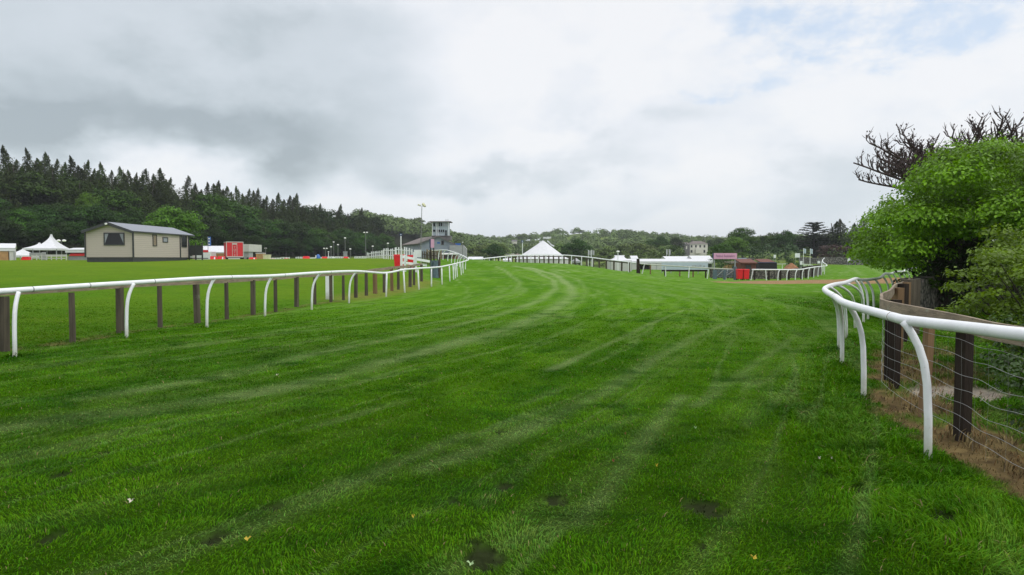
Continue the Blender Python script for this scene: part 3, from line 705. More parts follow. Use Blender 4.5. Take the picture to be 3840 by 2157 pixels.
def skyv(u): return float(np.interp(u, [p[0] for p in SKY_L], [p[1] for p in SKY_L]))
u = -330
while u < 1440:
    i += 1; d = dline(u) - 14 + rq.uniform(-5, 5); v = skyv(u) + rq.uniform(38, 75) * 170 / d
    cf = rq.random() < .85
    tree('conifer%d' % rq.randrange(4) if cf else 'mid%d' % rq.randrange(3), u, d, v, name='conifer_tree' if cf else 'broadleaf_tree', seed=i,
         label='dark conifer half hidden inside the wood below the skyline' if cf else 'green round-crowned tree inside the wood below the skyline', group='inner conifers of the wood' if cf else 'inner broadleaf trees of the wood')
    u += rq.uniform(26, 40) * 190 / d
u = -330
while u < 1470:
    i += 1; d = dline(u) - 28 + rq.uniform(-4, 4); v = 970 - (970 - skyv(u)) * rq.uniform(.50, .66)
    k = rq.choice(['dark0', 'dark1', 'dark2', 'mid0', 'mid1', 'mid2', 'dark1'])
    tree(k, u, d, v, name='broadleaf_tree', seed=i, label='broad green tree halfway up the front of the wood', group='front broadleaf trees of the wood')
    u += rq.uniform(38, 52) * 160 / d
u = -330
while u < 1500:
    i += 1; d = dline(u) - 41 + rq.uniform(-3, 3); v = 970 - (970 - skyv(u)) * rq.uniform(.24, .42)
    tree(rq.choice(['dark0', 'dark1', 'dark2']), u, d, v, name='broadleaf_tree', seed=i, label='low dark tree along the foot of the wood', group='low trees along the foot of the wood')
    u += rq.uniform(34, 46) * 150 / d
tree('light0', 655, 112, 775, label='bright green round tree standing just behind the beige mobile home', name='broadleaf_tree', sx=.94)
tree('light0', 330, 158, 722, label='yellow-green tree top glowing among dark trees above the pointed tent', name='broadleaf_tree', sx=.55)

# ---- far hill woods, one mass, and countable trees in front of it
def far_wood():
    q = np.random.RandomState(12); C_ = []; N_ = []; S_ = []; Z_ = []
    k = 0
    while k < 2300:
        d = q.uniform(430, 900); u = q.uniform(1330, 3300); x = X(u, d)
        dens = fbm(np.array([x * .010 + 3]), np.array([d * .012]), 3)[0]
        if abs(u - 2210) < 90 and d > 640 and q.rand() < .93: continue
        if 1880 < u < 1980 and 520 < d < 640: continue
        if 2500 < u < 2680 and d < 500: continue
        lim = .40 if u < 1800 else .50
        if dens < lim and q.rand() < .8: continue
        z = H(x, d); r = q.uniform(3.2, 6.2); h = q.uniform(6, 11); k += 1
        n = 80; dr = rdir(q, n); dr[:, 2] = np.abs(dr[:, 2]) * 1.0
        C_.append(np.array([x, d, z + h * .42]) + dr * np.array([r, r, h * .55]) * q.uniform(.82, 1.05, (n, 1))); N_.append(dr * 1.4 + q.normal(0, .3, (n, 3)) + np.array([0, 0, .4]))
        S_.append(np.full(n, q.uniform(.65, 1.3)) * q.uniform(.9, 1.1, n)); Z_.append(np.full(n, 1.7) * q.uniform(.7, 1.3, n))
    c = np.concatenate(C_); V, Q = diamonds(c, np.concatenate(N_), np.concatenate(Z_), q, .9); s = np.concatenate(S_)
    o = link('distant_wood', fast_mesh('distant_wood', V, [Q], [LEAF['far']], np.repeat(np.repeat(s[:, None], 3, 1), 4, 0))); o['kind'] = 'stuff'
    tag(o, 'hazy green woodland covering the far hills beyond the racecourse', 'woodland')
far_wood()
for u, v, d, sx in [(1500, 812, 505, 1.5), (1565, 811, 520, 1.5), (1446, 810, 480, 1.4), (1620, 826, 540, 1.4), (1655, 838, 560, 1.3), (1726, 868, 620, 1.2), (2172, 861, 815, 1.5), (2185, 868, 815, 1.1), (2150, 870, 815, .7), (1960, 874, 700, 1.3), (1917, 890, 700, .9), (2345, 876, 815, 1.3), (2300, 872, 815, 1.5), (2400, 884, 815, 1.1)]:
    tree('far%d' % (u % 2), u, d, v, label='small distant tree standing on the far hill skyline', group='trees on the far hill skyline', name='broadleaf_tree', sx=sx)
# row of trees and bushes at the foot of the hills
u = 1752
while u < 2640:
    i += 1; d = rq.uniform(255, 330); v = rq.uniform(905, 936) if u > 2230 else rq.uniform(900, 935)
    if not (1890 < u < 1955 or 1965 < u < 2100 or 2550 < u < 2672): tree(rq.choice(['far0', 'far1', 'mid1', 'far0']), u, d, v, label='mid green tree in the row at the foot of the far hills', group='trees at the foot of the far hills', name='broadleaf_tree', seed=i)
    u += rq.uniform(20, 40)
tree('dark0', 1855, 235, 911, label='dark round tree standing alone left of the big white marquee', name='broadleaf_tree', sx=.78)
tree('dark1', 2160, 235, 893, label='dark round tree standing alone right of the big white marquee', name='broadleaf_tree', sx=1.05)
tree('dark2', 1990, 250, 936, label='small dark tree just left of the marquee roof', name='broadleaf_tree', sx=.6)
tree('dark1', 2475, 330, 884, label='taller dark tree left of the white country house', name='broadleaf_tree', sx=1.0)
tree('mid1', 2440, 330, 896, label='second tall tree left of the white country house', name='broadleaf_tree', sx=.95)
tree('dark2', 2535, 345, 884, label='dark tree above the brown roof beside the white house', name='broadleaf_tree', sx=.8)
tree('mid0', 2543, 300, 919, label='green bushy tree hiding the foot of the brown roofed wing', name='broadleaf_tree', sx=.5)
tree('mid2', 2706, 150, 908, label='leafy green tree behind the pink sign', name='broadleaf_tree', sx=.62)
tree('light0', 2760, 190, 888, label='lighter green spreading tree above the pink sign', name='broadleaf_tree', sx=.75)
tree('mid1', 2785, 240, 850, label='big domed tree rising behind the pink sign', name='broadleaf_tree', sx=1.2)
tree('mid2', 2810, 225, 880, label='right shoulder tree beside the big domed tree', name='broadleaf_tree', sx=.8)
tree('dark0', 2664, 440, 897, label='tree right behind the white house roof', name='broadleaf_tree', sx=.7)
tree('mid0', 2700, 380, 888, label='pale tree on the slope right of the white house', name='broadleaf_tree', sx=1.2)
tree('mid2', 2905, 240, 866, label='rounded green tree between the domed tree and the cedar', name='broadleaf_tree', sx=.85)
tree('dark1', 2945, 235, 862, label='dark bushy tree just left of the cedar', name='broadleaf_tree', sx=.9)
tree('dark2', 2860, 260, 878, label='small dark tree in the gap of the right hand tree line', name='broadleaf_tree', sx=.7)
tree('dark0', 2990, 222, 884, label='low dark tree at the left foot of the cedar', name='broadleaf_tree', sx=.8)
tree('dark2', 3060, 222, 872, label='dark tree filling the shade under the cedar', name='broadleaf_tree', sx=.95)
def cedar():
    q = np.random.RandomState(88); cs = []; ns = []
    for k in range(15):
        z = 1.5 + k * .97; rr = 6.0 * math.sin(min(1, (17 - z) / 9.5) * 1.5) + .8; 
        for b in range(7):
            a = q.uniform(0, 6.283); L = rr * q.uniform(.75, 1.1); n = 95; t = q.rand(n) ** .7
            cs.append(np.stack([np.cos(a) * L * t + q.normal(0, .5, n) * t, np.sin(a) * L * t + q.normal(0, .5, n) * t, z + t * .9 + q.normal(0, .13, n)], -1))
            ns.append(np.tile([0, 0, 1.0], (n, 1)) + q.normal(0, .3, (n, 3)))
    c = np.concatenate(cs); V, Q = diamonds(c, np.concatenate(ns), q.uniform(.45, 1.0, len(c)), q, .5); s = q.uniform(.7, 1.3, len(c))
    return fast_mesh('crown', V, [Q], [LEAF['cedar']], np.repeat(np.repeat(s[:, None], 3, 1), 4, 0)), trunk_mesh('trunk', 15, .5, seed=3)
KINDS['cedar'] = (*cedar(), 17)
tree('cedar', 3052, 215, 827, label='dark cedar with flat spreading tiers of branches', name='cedar_tree', sx=.86)
kind('cypress', conifer(91, 16, 5.0, 2600, ragged=.12, bare=.02), 16)
tree('cypress', 3128, 215, 832, label='dense dark conifer just right of the cedar', name='conifer_tree', sx=2.0)
tree('cypress', 3153, 212, 822, label='pointed dark conifer with reddish tip right of the cedar', name='conifer_tree', sx=1.5)
tree('conifer1', 3232, 205, 812, label='tall thin conifer rising beside the near leafy tree', name='conifer_tree', sx=1.0)
tree('conifer2', 3200, 205, 838, label='shorter conifer left of the tall thin one', name='conifer_tree', sx=1.0)
tree('dark1', 3270, 190, 850, label='dark tree behind the left tip of the near leafy tree', name='broadleaf_tree', sx=.7)
kind('copper', broadleaf(93, 8, 8, mk='copper', per=34, low=.02), 8)
tree('copper', 3112, 195, 914, label='purple-leaved beech in front of the cedar', name='copper_beech_tree', sx=.95)
tree('copper', 3165, 192, 918, label='second purple-leaved beech to the right of the first', name='copper_beech_tree', sx=.75)
for k_, (u, d, v) in enumerate([(3330, 200, 880), (3420, 210, 870), (3520, 210, 860), (3640, 200, 850), (3760, 190, 850), (3880, 190, 850)]):
    tree('dark%d' % (k_ % 3), u, d, v, label='distant dark tree mostly hidden behind the near leafy tree', group='trees hidden behind the near leafy tree', name='broadleaf_tree')

def hedge(pts, w, h, label, name='hedge', mk='hedge', n=None, leaf=.35, seed=1):
    q = np.random.RandomState(seed); cs = []; 
    for i in range(len(pts) - 1):
        a, b = pts[i], pts[i + 1]; L = (b - a).length; k = int(L * (n or 26)); t = q.rand(k)
        p = np.array(a)[None] * (1 - t[:, None]) + np.array(b)[None] * t[:, None]
        an = q.uniform(-.2, math.pi + .2, k); bump_ = 1 + .22 * np.sin(t * L * 1.1 + i) + q.normal(0, .08, k)
        dv = (b - a).normalized(); sd = np.array([dv.y, -dv.x, 0])
        p = p + sd[None] * (np.cos(an) * w / 2)[:, None]; p[:, 2] += (np.abs(np.sin(an)) ** .6 * h * bump_) * q.uniform(.55, 1, k) ** .4; cs.append(p)
    c = np.concatenate(cs); V, Q = diamonds(c, q.normal(0, .6, (len(c), 3)) + np.array([0, -.3, .8]), leaf * q.uniform(.7, 1.5, len(c)), q, .7); s = q.uniform(.6, 1.4, len(c))
    return tag(link(name, fast_mesh(name, V, [Q], [LEAF[mk]], np.repeat(np.repeat(s[:, None], 3, 1), 4, 0))), label, 'hedge')
hedge([G(2340, 205), G(2430, 205), G(2500, 207)], 2.2, 2.0, 'dark clipped hedge behind the long white tents', seed=3)
hedge([G(2520, 207), G(2600, 210), G(2680, 212)], 2.2, 1.5, 'low hedge in front of the white country house', seed=4)
hedge([G(2835, 170), G(2900, 168), G(2960, 166), G(3020, 165)], 3.0, 2.0, 'broad rough hedge right of the pink sign', seed=5)
hedge([G(3100, 178), G(3180, 176), G(3240, 176)], 2.6, 3.2, 'clipped green hedge behind the stone wall below the conifers', seed=6)
hedge([G(3260, 176), G(3340, 174), G(3420, 172)], 2.6, 2.4, 'lower green hedge behind the stone wall near the leafy tree', seed=7)
hedge([G(1755, 230), G(1790, 225), G(1815, 225)], 3, 3.5, 'scrubby bushes left of the lone dark tree', seed=8)

hedge([G(2690, 222), G(2800, 220), G(2900, 215), G(3000, 210)], 4, 4.2, 'dark undergrowth at the foot of the tree line behind the pink sign', name='thicket', mk='under', n=60, leaf=.6, seed=11)
hedge([G(2215, 245), G(2330, 243), G(2450, 243), G(2560, 246)], 4, 4.5, 'green undergrowth at the foot of the trees right of the marquee', name='thicket', mk='far', n=50, leaf=.6, seed=12)

# ------------------------------------------------------------------ near leafy tree on the right
def hero_tree():
    base = G(3530, 20.0); t = thing('broadleaf_tree', 'large bright green leafy tree with dark trunk beside the right hand rail', 'tree', base)
    q = np.random.RandomState(5)
    # outline of the crown as seen: left edge by height; clumps fill a dome about the trunk
    vs = [520, 545, 630, 670, 720, 780, 830, 905, 980, 1010]; us = [3720, 3530, 3490, 3410, 3370, 3280, 3240, 3205, 3255, 3290]
    cen = []; rad = []
    for k in range(6000):
        d = q.uniform(15.5, 25); v = q.uniform(555, 1005); ul = np.interp(v, vs, us) + 50; u = ul - 40 + q.rand() ** 1.3 * (4500 - ul)
        if v > 960 and u > 3450: continue
        if v > 900 and u > 3590: continue
        if 3720 < u < 3850 and 610 < v < 720 and q.rand() < .8: continue
        p = np.array(P(u, v, d)); cx = p - np.array([13.6 + .0, 20, 0]); 
        if abs(cx[1]) > 4.6 * math.sqrt(max(0, min(1, (cx[0] + 4.8) / 4.5))) or cx[0] > 8.5: continue
        r_ = q.uniform(.24, .78) if u < 3500 else q.uniform(.4, .85); rp = r_ * F / d
        if u - rp * .55 < np.interp(v - rp * .4, vs, us) - 25 + 62 * math.sin(v * .075) * math.sin(v * .031 + 1) or v - rp * .6 < 530 + 22 * math.sin(u * .035): continue
        cen.append(p); rad.append(r_)
        if len(cen) >= 400: break
    c, n, s = clump_leaves(q, cen, rad, 640, up=.35, flat=.8, inner=.5, vary=.5, jit=.05)
    V, Q = diamonds(c, n, .095 * q.uniform(.6, 1.4, len(c)), q, .62, fold=.08)
    V = V - np.array(base); link('crown', fast_mesh('crown', V, [Q], [LEAF['hero']], np.repeat(np.repeat(s[:, None], 3, 1), 4, 0)), t)
    b = MB(); g = Vector(base)
    b.tube([g + Vector((0, 0, -.3)), g + Vector((.05, 0, .8)), g + Vector((.1, 0, 1.8)), g + Vector((.5, .1, 3.2)), g + Vector((.9, .2, 4.3))], [.62, .50, .42, .28, .1], 12)
    for e in [(-1.6, -1.0, 1.7), (-1.2, 1.2, 2.2), (-.6, -2.0, 2.7), (2.5, -2, 3.2), (3.6, 1, 3.4), (.4, 2.4, 3.4), (-1.5, 0, 2.4), (4.6, -1.6, 2.6)]:
        s0 = g + Vector((.1, 0, 1.5)); e = g + Vector(e); m_ = s0.lerp(e, .5) + Vector((0, 0, .35)); b.tube([s0, m_, e], [.2, .12, .03], 6)
    b.build('trunk', M['bark'], t, smooth=True)
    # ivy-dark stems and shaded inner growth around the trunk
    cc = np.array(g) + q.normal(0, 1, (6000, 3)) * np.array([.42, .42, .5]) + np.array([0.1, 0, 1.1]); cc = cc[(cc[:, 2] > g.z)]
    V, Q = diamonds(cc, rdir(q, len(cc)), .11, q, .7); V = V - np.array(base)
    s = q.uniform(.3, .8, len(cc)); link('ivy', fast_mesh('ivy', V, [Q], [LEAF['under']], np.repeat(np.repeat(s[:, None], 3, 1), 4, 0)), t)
hero_tree()

def dead_tree(u, d, top_v, label, seed, reach=4.2, left=True):
    q = random.Random(seed); base = G(u, d); t = thing('dead_tree', label, 'tree', base); b = MB(); tw = MB(); kn = MB()
    h = Z(top_v, d) - base.z; g = Vector(base)
    b.tube([g + Vector((0, 0, -.3)), g + Vector((.05, 0, h * .35)), g + Vector((0, 0, h * .62))], [.28, .22, .16], 9)
    for k in range(50):
        a = 2 * math.pi * k / 50 + q.uniform(-.12, .12); f_ = q.random(); L = reach * q.uniform(.7, 1.1) * (1.05 - .2 * f_); z0 = h * (.60 + .14 * f_)
        s0 = g + Vector((0, 0, z0)); dirv = Vector((math.cos(a), math.sin(a), 0)); rise = h * (.15 + .07 * f_ + q.uniform(-.03, .03))
        pts = []; N = 9
        for j in range(N + 1):
            f = j / N; pts.append(s0 + dirv * L * (f ** .95) + Vector((q.uniform(-.06, .06), q.uniform(-.06, .06), rise * f ** 1.9 + .02 * h * math.sin(f * 3))))
        b.tube(pts, [.060 * (1 - .72 * j / N) + .010 for j in range(N + 1)], 6)
        for j in range(3, N + 1):
            for sd in (-1, 1, -1, 1) if j > 4 else (-1, 1):
                if q.random() < .12: continue
                p = pts[j].lerp(pts[j - 1], q.random()); l = q.uniform(.22, .6) * (1.2 - .3 * j / N)
                out = dirv * q.uniform(.1, .7) + Vector((-dirv.y, dirv.x, 0)) * sd * q.uniform(.2, .7) + Vector((0, 0, q.uniform(.45, 1.1)))
                out.normalize(); e = p + out * l; m_ = p.lerp(e, .5) + Vector((0, 0, -.06 * l)) + dirv * .04
                e = e + Vector((0, 0, .12 * l)); tw.tube([p, m_, p.lerp(e, .8), e], [.015, .020, .026, .006], 5)
                for r_ in range(3):
                    if q.random() < .75:
                        p2 = m_.lerp(e, q.random()); o2 = Vector((q.uniform(-1, 1), q.uniform(-1, 1), q.uniform(.2, 1.3))).normalized() * q.uniform(.15, .42)
                        tw.tube([p2, p2 + o2 * .5 + Vector((0, 0, -.01)), p2 + o2], [.009, .013, .004], 4)
                if q.random() < .5:
                    e2 = e + Vector((q.uniform(-.06, .06), q.uniform(-.06, .06), .14)); tw.tube([e, e2], [.004, .004], 3); kn.blob(e2, (.028, .028, .035), 5, 4, .2, q)
    b.build('trunk', M['deadwood'], t, smooth=True); tw.build('branches', M['deadwood'], t, smooth=True); kn.build('seed_heads', M['deadwood'], t)['kind'] = 'stuff'
dead_tree(3600, 27, 484, 'bare brown tree with upturned stubby branches, nearer the rail', 4, 3.75)
dead_tree(3790, 29, 486, 'bare brown tree top at the right edge behind the leafy tree', 9, 3.9)

def bush(name, label, boxes, mk, leaf, per, seed, flowers=0, up=.6, flat=.6, base=None, cat='bush'):
    q = np.random.RandomState(seed); cen = []; rad = []
    for (x0, x1, y0, y1, z0, z1, n, r) in boxes:
        for k in range(n): cen.append(np.array([q.uniform(x0, x1), q.uniform(y0, y1), z0 + (z1 - z0) * q.rand() ** .8])); rad.append(r * q.uniform(.7, 1.25))
    c, n, s = clump_leaves(q, cen, rad, per, up=up, flat=flat, inner=.5)
    gz = hgt(c[:, 0], c[:, 1]); ok = c[:, 2] > gz; c, n, s = c[ok], n[ok], s[ok]
    base = np.array(base if base is not None else (c[:, 0].mean(), c[:, 1].mean(), gz.mean()))
    t = thing(name, label, cat, base)
    V, Q = diamonds(c, n, leaf * q.uniform(.6, 1.4, len(c)), q, .6, fold=.06)
    link('foliage', fast_mesh('foliage', V - base, [Q], [LEAF[mk]], np.repeat(np.repeat(s[:, None], 3, 1), 4, 0)), t)
    b = MB(); 
    for ce in cen[::2]:
        x, y, z = ce; gx = base[0] + (x - base[0]) * .35; gy = base[1] + (y - base[1]) * .35; gz_ = H(gx, gy)
        b.tube([(gx, gy, gz_ - .05), ((gx + x) / 2, (gy + y) / 2, (gz_ + z) / 2 + .05), (x, y, z)], [.022, .014, .004], 5)
    b.build('stems', M['bark'], t)
    if flowers:
        cs = []
        for k in range(flowers):
            ce = cen[q.randint(len(cen))]; p = ce + np.array([q.uniform(-.25, .1), q.uniform(-.3, .1), q.uniform(.05, .3)]); n_ = 46
            a = q.uniform(0, 6.283, n_); r = .055 * np.sqrt(q.rand(n_)); cs.append(np.stack([p[0] + np.cos(a) * r, p[1] + np.sin(a) * r, np.full(n_, p[2]) + q.normal(0, .006, n_)], -1))
        c = np.concatenate(cs); V, Q = diamonds(c, np.tile([0, -.4, 1.0], (len(c), 1)) + q.normal(0, .3, (len(c), 3)), .016, q, .9)
        link('flowers', fast_mesh('flowers', V - base, [Q], [LEAF['flower']], np.full((len(V), 3), 1.0)), t)
    return t
# pale maple thicket beyond the wire fence
bush('maple_bush', 'pale green maple thicket behind the wire fence at the right edge', [(6.5, 9.6, 8.0, 10.8, .75, 1.75, 130, .24), (7.2, 10.0, 8.4, 11, 1.2, 2.05, 90, .26), (6.2, 7.0, 8.2, 9.4, 1.0, 1.5, 18, .15), (6.5, 9.5, 8.2, 10, .15, 1.0, 110, .28)], 'bush', .062, 900, 3)
bush('undergrowth', 'dark nettles and cow parsley with white flower heads behind the wire fence', [(4.9, 7.2, 5.6, 7.4, .02, .80, 150, .19), (6.1, 8.2, 6.9, 8.6, .02, .95, 120, .22), (5.0, 7.5, 4.2, 5.8, .0, .6, 80, .17)], 'under', .05, 950, 4, flowers=14)
bush('ivy_bush', 'low bright bush on the end of the stone wall by the rail', [(11.0, 11.6, 18.3, 19.5, .75, 1.0, 14, .22)], 'mid', .09, 420, 6)
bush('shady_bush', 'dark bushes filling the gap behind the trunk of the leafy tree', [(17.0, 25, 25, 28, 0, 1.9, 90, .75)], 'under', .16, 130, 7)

def rubble_wall(pts, h, th, label, m, seed=1, step=.5):
    q = random.Random(seed); b = MB()
    g0 = pts[0]
    for i in range(len(pts) - 1):
        a, c = pts[i], pts[i + 1]; L = (c - a).length; n = max(1, int(L / step)); prev = None
        dv = (c - a).normalized(); sd = Vector((dv.y, -dv.x, 0)) * th / 2
        for k in range(n + 1):
            p = a.lerp(c, k / n); hh = h + q.uniform(-.09, .09) * h; j = q.uniform(-.03, .03)
            cur = [p - sd + Vector((j, j, -.3)), p + sd + Vector((j, j, -.3)), p + sd * .8 + Vector((0, 0, hh)), p - sd * .8 + Vector((0, 0, hh))]
            if prev: b.add(prev + cur, [(0, 4, 5, 1), (1, 5, 6, 2), (2, 6, 7, 3), (3, 7, 4, 0)] + ([(3, 2, 1, 0)] if k == 1 else []) + ([(4, 5, 6, 7)] if k == n else []))
            prev = cur
    o = b.build('stone_wall', m, None); return tag(o, label, 'wall')
rubble_wall([G(3412, 17.5), G(3455, 19), G(3560, 22.5), G(3760, 24)], 1.05, .55, 'dark rubble stone wall running behind the trunk of the leafy tree', M['stone'], 2, .3)
rubble_wall([G(2664, 77), G(2762, 78)], 1.05, .45, 'short rubble wall behind the blue-grey gate', M['stone'], 3)
rubble_wall([G(2812, 77), G(2900, 78), G(2985, 81), G(3040, 86), G(3074, 93)], 1.05, .45, 'dark rubble wall behind the curved white rail on the right', M['stone'], 4)
rubble_wall([G(2345, 200), G(2450, 198), G(2560, 197), G(2680, 196)], 1.3, .5, 'long pale field wall beyond the white tents', M['stonefar'], 5, 2)
rubble_wall([G(2765, 185), G(2828, 183)], 1.3, .5, 'short piece of field wall just right of the pink sign', M['stonefar'], 6, 2)
rubble_wall([G(3000, 165), G(3100, 150), G(3200, 142), G(3290, 139), G(3400, 137)], 1.5, .5, 'grey stone boundary wall across the far right field', M['stonefar'], 7, 2)

# ------------------------------------------------------------------ white running rails
def curved_post(b, base, top, r=.03, side=None, drop=.0, seg=9):
    base = Vector(base); top = Vector(top); pts = []
    hz = top.z - base.z
    for f, k in ((-.08, 0), (0, 0), (.3, .03), (.55, .10), (.70, .22), (.82, .42), (.91, .66), (.97, .86), (1.0, 1.0)):
        pts.append(Vector((base.x + (top.x - base.x) * k, base.y + (top.y - base.y) * k, base.z + hz * f)))
    b.tube(pts, r, seg)
def straight_post(b, base, top, r=.028):
    base = Vector(base); top = Vector(top); b.tube([base - Vector((0, 0, .15)), base, base.lerp(top, .5), top], r, 8)
def rail_tube(pts, r, name, parent, m, seg=14, per=8):
    b = MB(); b.tube(smooth_line(pts, per), r, seg); return b.build(name, m, parent, smooth=True)
def joints(pts, r, parent, at, m):
    for k in at:
        a = pts[k]; n = (pts[k + 1] - pts[k - 1]).normalized() * .02; b = MB(); b.tube([a - n, a + n], r, 14); b.build('joint', m, parent, smooth=True)

tr = thing('running_rail', 'white plastic running rail nearest the camera, curving away at the right edge', 'rail', (RAIL_R[8].x, RAIL_R[8].y, 0))
rail_tube(RAIL_R, .043, 'rail', tr, M['pvc'], 16, 10)
for a, b_ in (((3345, 1188, 6.15), (3343, 1187.5, 6.165)), ((3131, 1112, 9.4), (3130, 1111.5, 9.43))):
    b = MB(); A = P(*a); k = (P(*b_) - A).normalized() * .006; b.tube([A - k, A + k], .0445, 16); b.build('joint', M['woodgrey'], tr)
RP = [((3480, 5.57), (3386, 1206, 5.7), .031), ((3239, 8.05), (3180, 1144, 7.85), .031), ((3157, 10.4), (3138, 1118, 9.45), .031), ((3146, 12.3), (3102, 1092, 11.3), .031), ((3174, 14.0), (3108, 1076, 12.8), .03),
      ((3207, 16.2), (3135, 1069, 13.9), .03), ((3238, 17.6), (3172, 1063, 15.0), .03)]
for (u, d), tp, r in RP:
    b = MB(); curved_post(b, G(u, d), P(*tp), r); b.build('post', M['pvc'], tr, smooth=True)
SR = smooth_line(RAIL_R, 10)
def along(S_, d0, rev=False):
    best = min(range(len(S_)), key=lambda i: abs(S_[i].y - d0) + (100 if (i < 110) else 0)); return S_[best]
for d0 in (17.3, 18.2, 19.4, 21, 23, 25, 27, 29.3, 32, 35.5, 40, 45):
    p = along(SR, d0); b = MB(); x = p.x + .30; y = p.y + .12; curved_post(b, (x, y, H(x, y)), p + Vector((0, 0, -.03)), .03); b.build('post', M['pvc'], tr, smooth=True)
for (u, d) in ((4700, 3.3), ):
    p = P(4400, 1312, 3.45); b = MB(); x, y = p.x + .25, p.y + .1; curved_post(b, (x, y, H(x, y)), p, .031); b.build('post', M['pvc'], tr, smooth=True)

tl = thing('running_rail', 'long white running rail left of the course, ending in a hooked bend', 'rail', (RAIL_L[4].x, RAIL_L[4].y, 0))
rail_tube(RAIL_L, .047, 'rail', tl, M['pvc'], 14, 8)
for k_ in (9, 17, 25, 34, 42, 50, 58, 66, 74, 82):
    SL_ = smooth_line(RAIL_L, 8); a_ = SL_[k_]; n_ = (SL_[k_ + 1] - a_).normalized() * .012; b = MB(); b.tube([a_ - n_, a_ + n_], .0486, 14); b.build('joint', M['grey'], tl, smooth=True)
for (x_, y_, p_) in ((-10.85, 5.6, RAIL_L[1]), (-9.72, 8.5, RAIL_L[2])):
    b = MB(); curved_post(b, (x_, y_, H(x_, y_)), p_, .034); b.build('post', M['pvc'], tl, smooth=True)
LPOSTS = [(56, 1342, 70, 1096), (475, 1272, 503, 1064), (776, 1228, 804, 1046), (994, 1186, 1022, 1037), (1169, 1160, 1202, 1026), (1309, 1135, 1338, 1020)]
for (ub, vb, ut, vt), d in zip(LPOSTS, (11.35, 13.95, 16.35, 19.5, 22.1, 25.5)):
    b = MB(); curved_post(b, G(ub, d), P(ut, vt, d + .15), .034); b.build('post', M['pvc'], tl, smooth=True)
for (ub, vb, ut, vt, d) in [(1448, 1110, 1450, 1024, 30.1), (1518, 1097, 1513, 1013, 33.3), (1571, 1087, 1567, 1008, 36.1), (1618, 1077, 1618, 1005, 39.5), (1658, 1068, 1656, 1001, 43), (1687, 1058, 1685, 995, 47.2), (1701, 1053, 1699, 992, 49.5), (1708, 1048, 1706, 990, 51.5), (1715, 1044, 1712, 988, 53.5), (1730, 1035, 1727, 984, 58), (1737, 1025, 1735, 982, 61)]:
    b = MB(); straight_post(b, G(ub, d), P(ut, vt, d), .038); b.build('post', M['pvc'], tl, smooth=True)
for (ub, d, ut, vt) in [(1745, 66, 1754, 968), (1735, 68, 1747, 965), (1723, 69.5, 1738, 960), (1715, 71, 1730, 957), (1705, 73, 1719, 953), (1693, 75, 1706, 948), (1679, 78, 1692, 943), (1661, 81, 1671, 938.5), (1644, 83, 1652, 938), (1620, 86, 1628, 939)]:
    b = MB(); curved_post(b, G(ub, d), P(ut, vt, d - .3), .045); b.build('post', M['pvc'], tl, smooth=True)

tf = thing('running_rail', 'long white running rail crossing the middle distance in front of the marquee', 'rail', G(2030, 85))
rail_tube([P(*q) for q in RAILFAR], .06, 'rail', tf, M['pvc'], 10, 5)
for u, v, d in [(1817, 970, 83), (1835, 968, 84), (1854, 966, 85), (1876, 964, 86), (1895, 962, 86), (1918, 960.5, 86), (1941, 959, 86), (1991, 957, 86), (2019, 956.5, 85), (2047, 956, 85), (2108, 957, 84), (2143, 960, 83), (2181, 962.5, 82), (2222, 968, 80.5), (2357, 982.5, 76)]:
    b = MB(); straight_post(b, G(u, d), P(u, v, d), .05); b.build('post', M['pvc_far'], tf)
for ub, d, ut, v in [(2408, 74.8, 2417, 990), (2496, 74, 2496, 997), (2582, 72.3, 2585, 1002), (2652, 72, 2658, 1007), (2722, 71.5, 2729, 1010)]:
    b = MB(); straight_post(b, G(ub, d), P(ut, v, d), .05); b.build('post', M['pvc_far'], tf)
te = thing('running_rail', 'curved white running rail beyond the brown crossing, ending in a crooked tip', 'rail', G(2950, 73))
FARR = [(2820, 1011, 71.5), (2903, 1011.5, 72), (2996, 1011, 74), (3031, 1005.5, 78), (3066, 1000.5, 85), (3100, 997, 95), (3096, 990, 104), (3087, 984, 112), (3085, 975, 122), (3092, 968, 132)]
rail_tube([P(*q) for q in FARR], .06, 'rail', te, M['pvc'], 10, 6)
for ub, d, ut, v, cv in [(2816, 71.3, 2824, 1012, 0), (2874, 71.7, 2871, 1012, 0), (2917, 72, 2925, 1011.5, 1), (2950, 72.4, 2958, 1011.5, 1), (2982, 73, 2991, 1011, 1), (3008, 74.5, 3016, 1008, 1), (3031, 77.5, 3038, 1004.5, 1), (3051, 81.5, 3057, 1002, 1), (3067, 85.5, 3073, 1000, 1), (3080, 90, 3084, 999, 0), (3091, 95, 3093, 998, 0), (3086, 104, 3090, 990, 0), (3079, 112, 3084, 984, 0), (3078, 118, 3082, 979, 0), (3080, 124, 3084, 975, 0)]:
    b = MB(); (curved_post if cv else straight_post)(b, G(ub, d), P(ut, v, d), .05); b.build('post', M['pvc_far'], te)

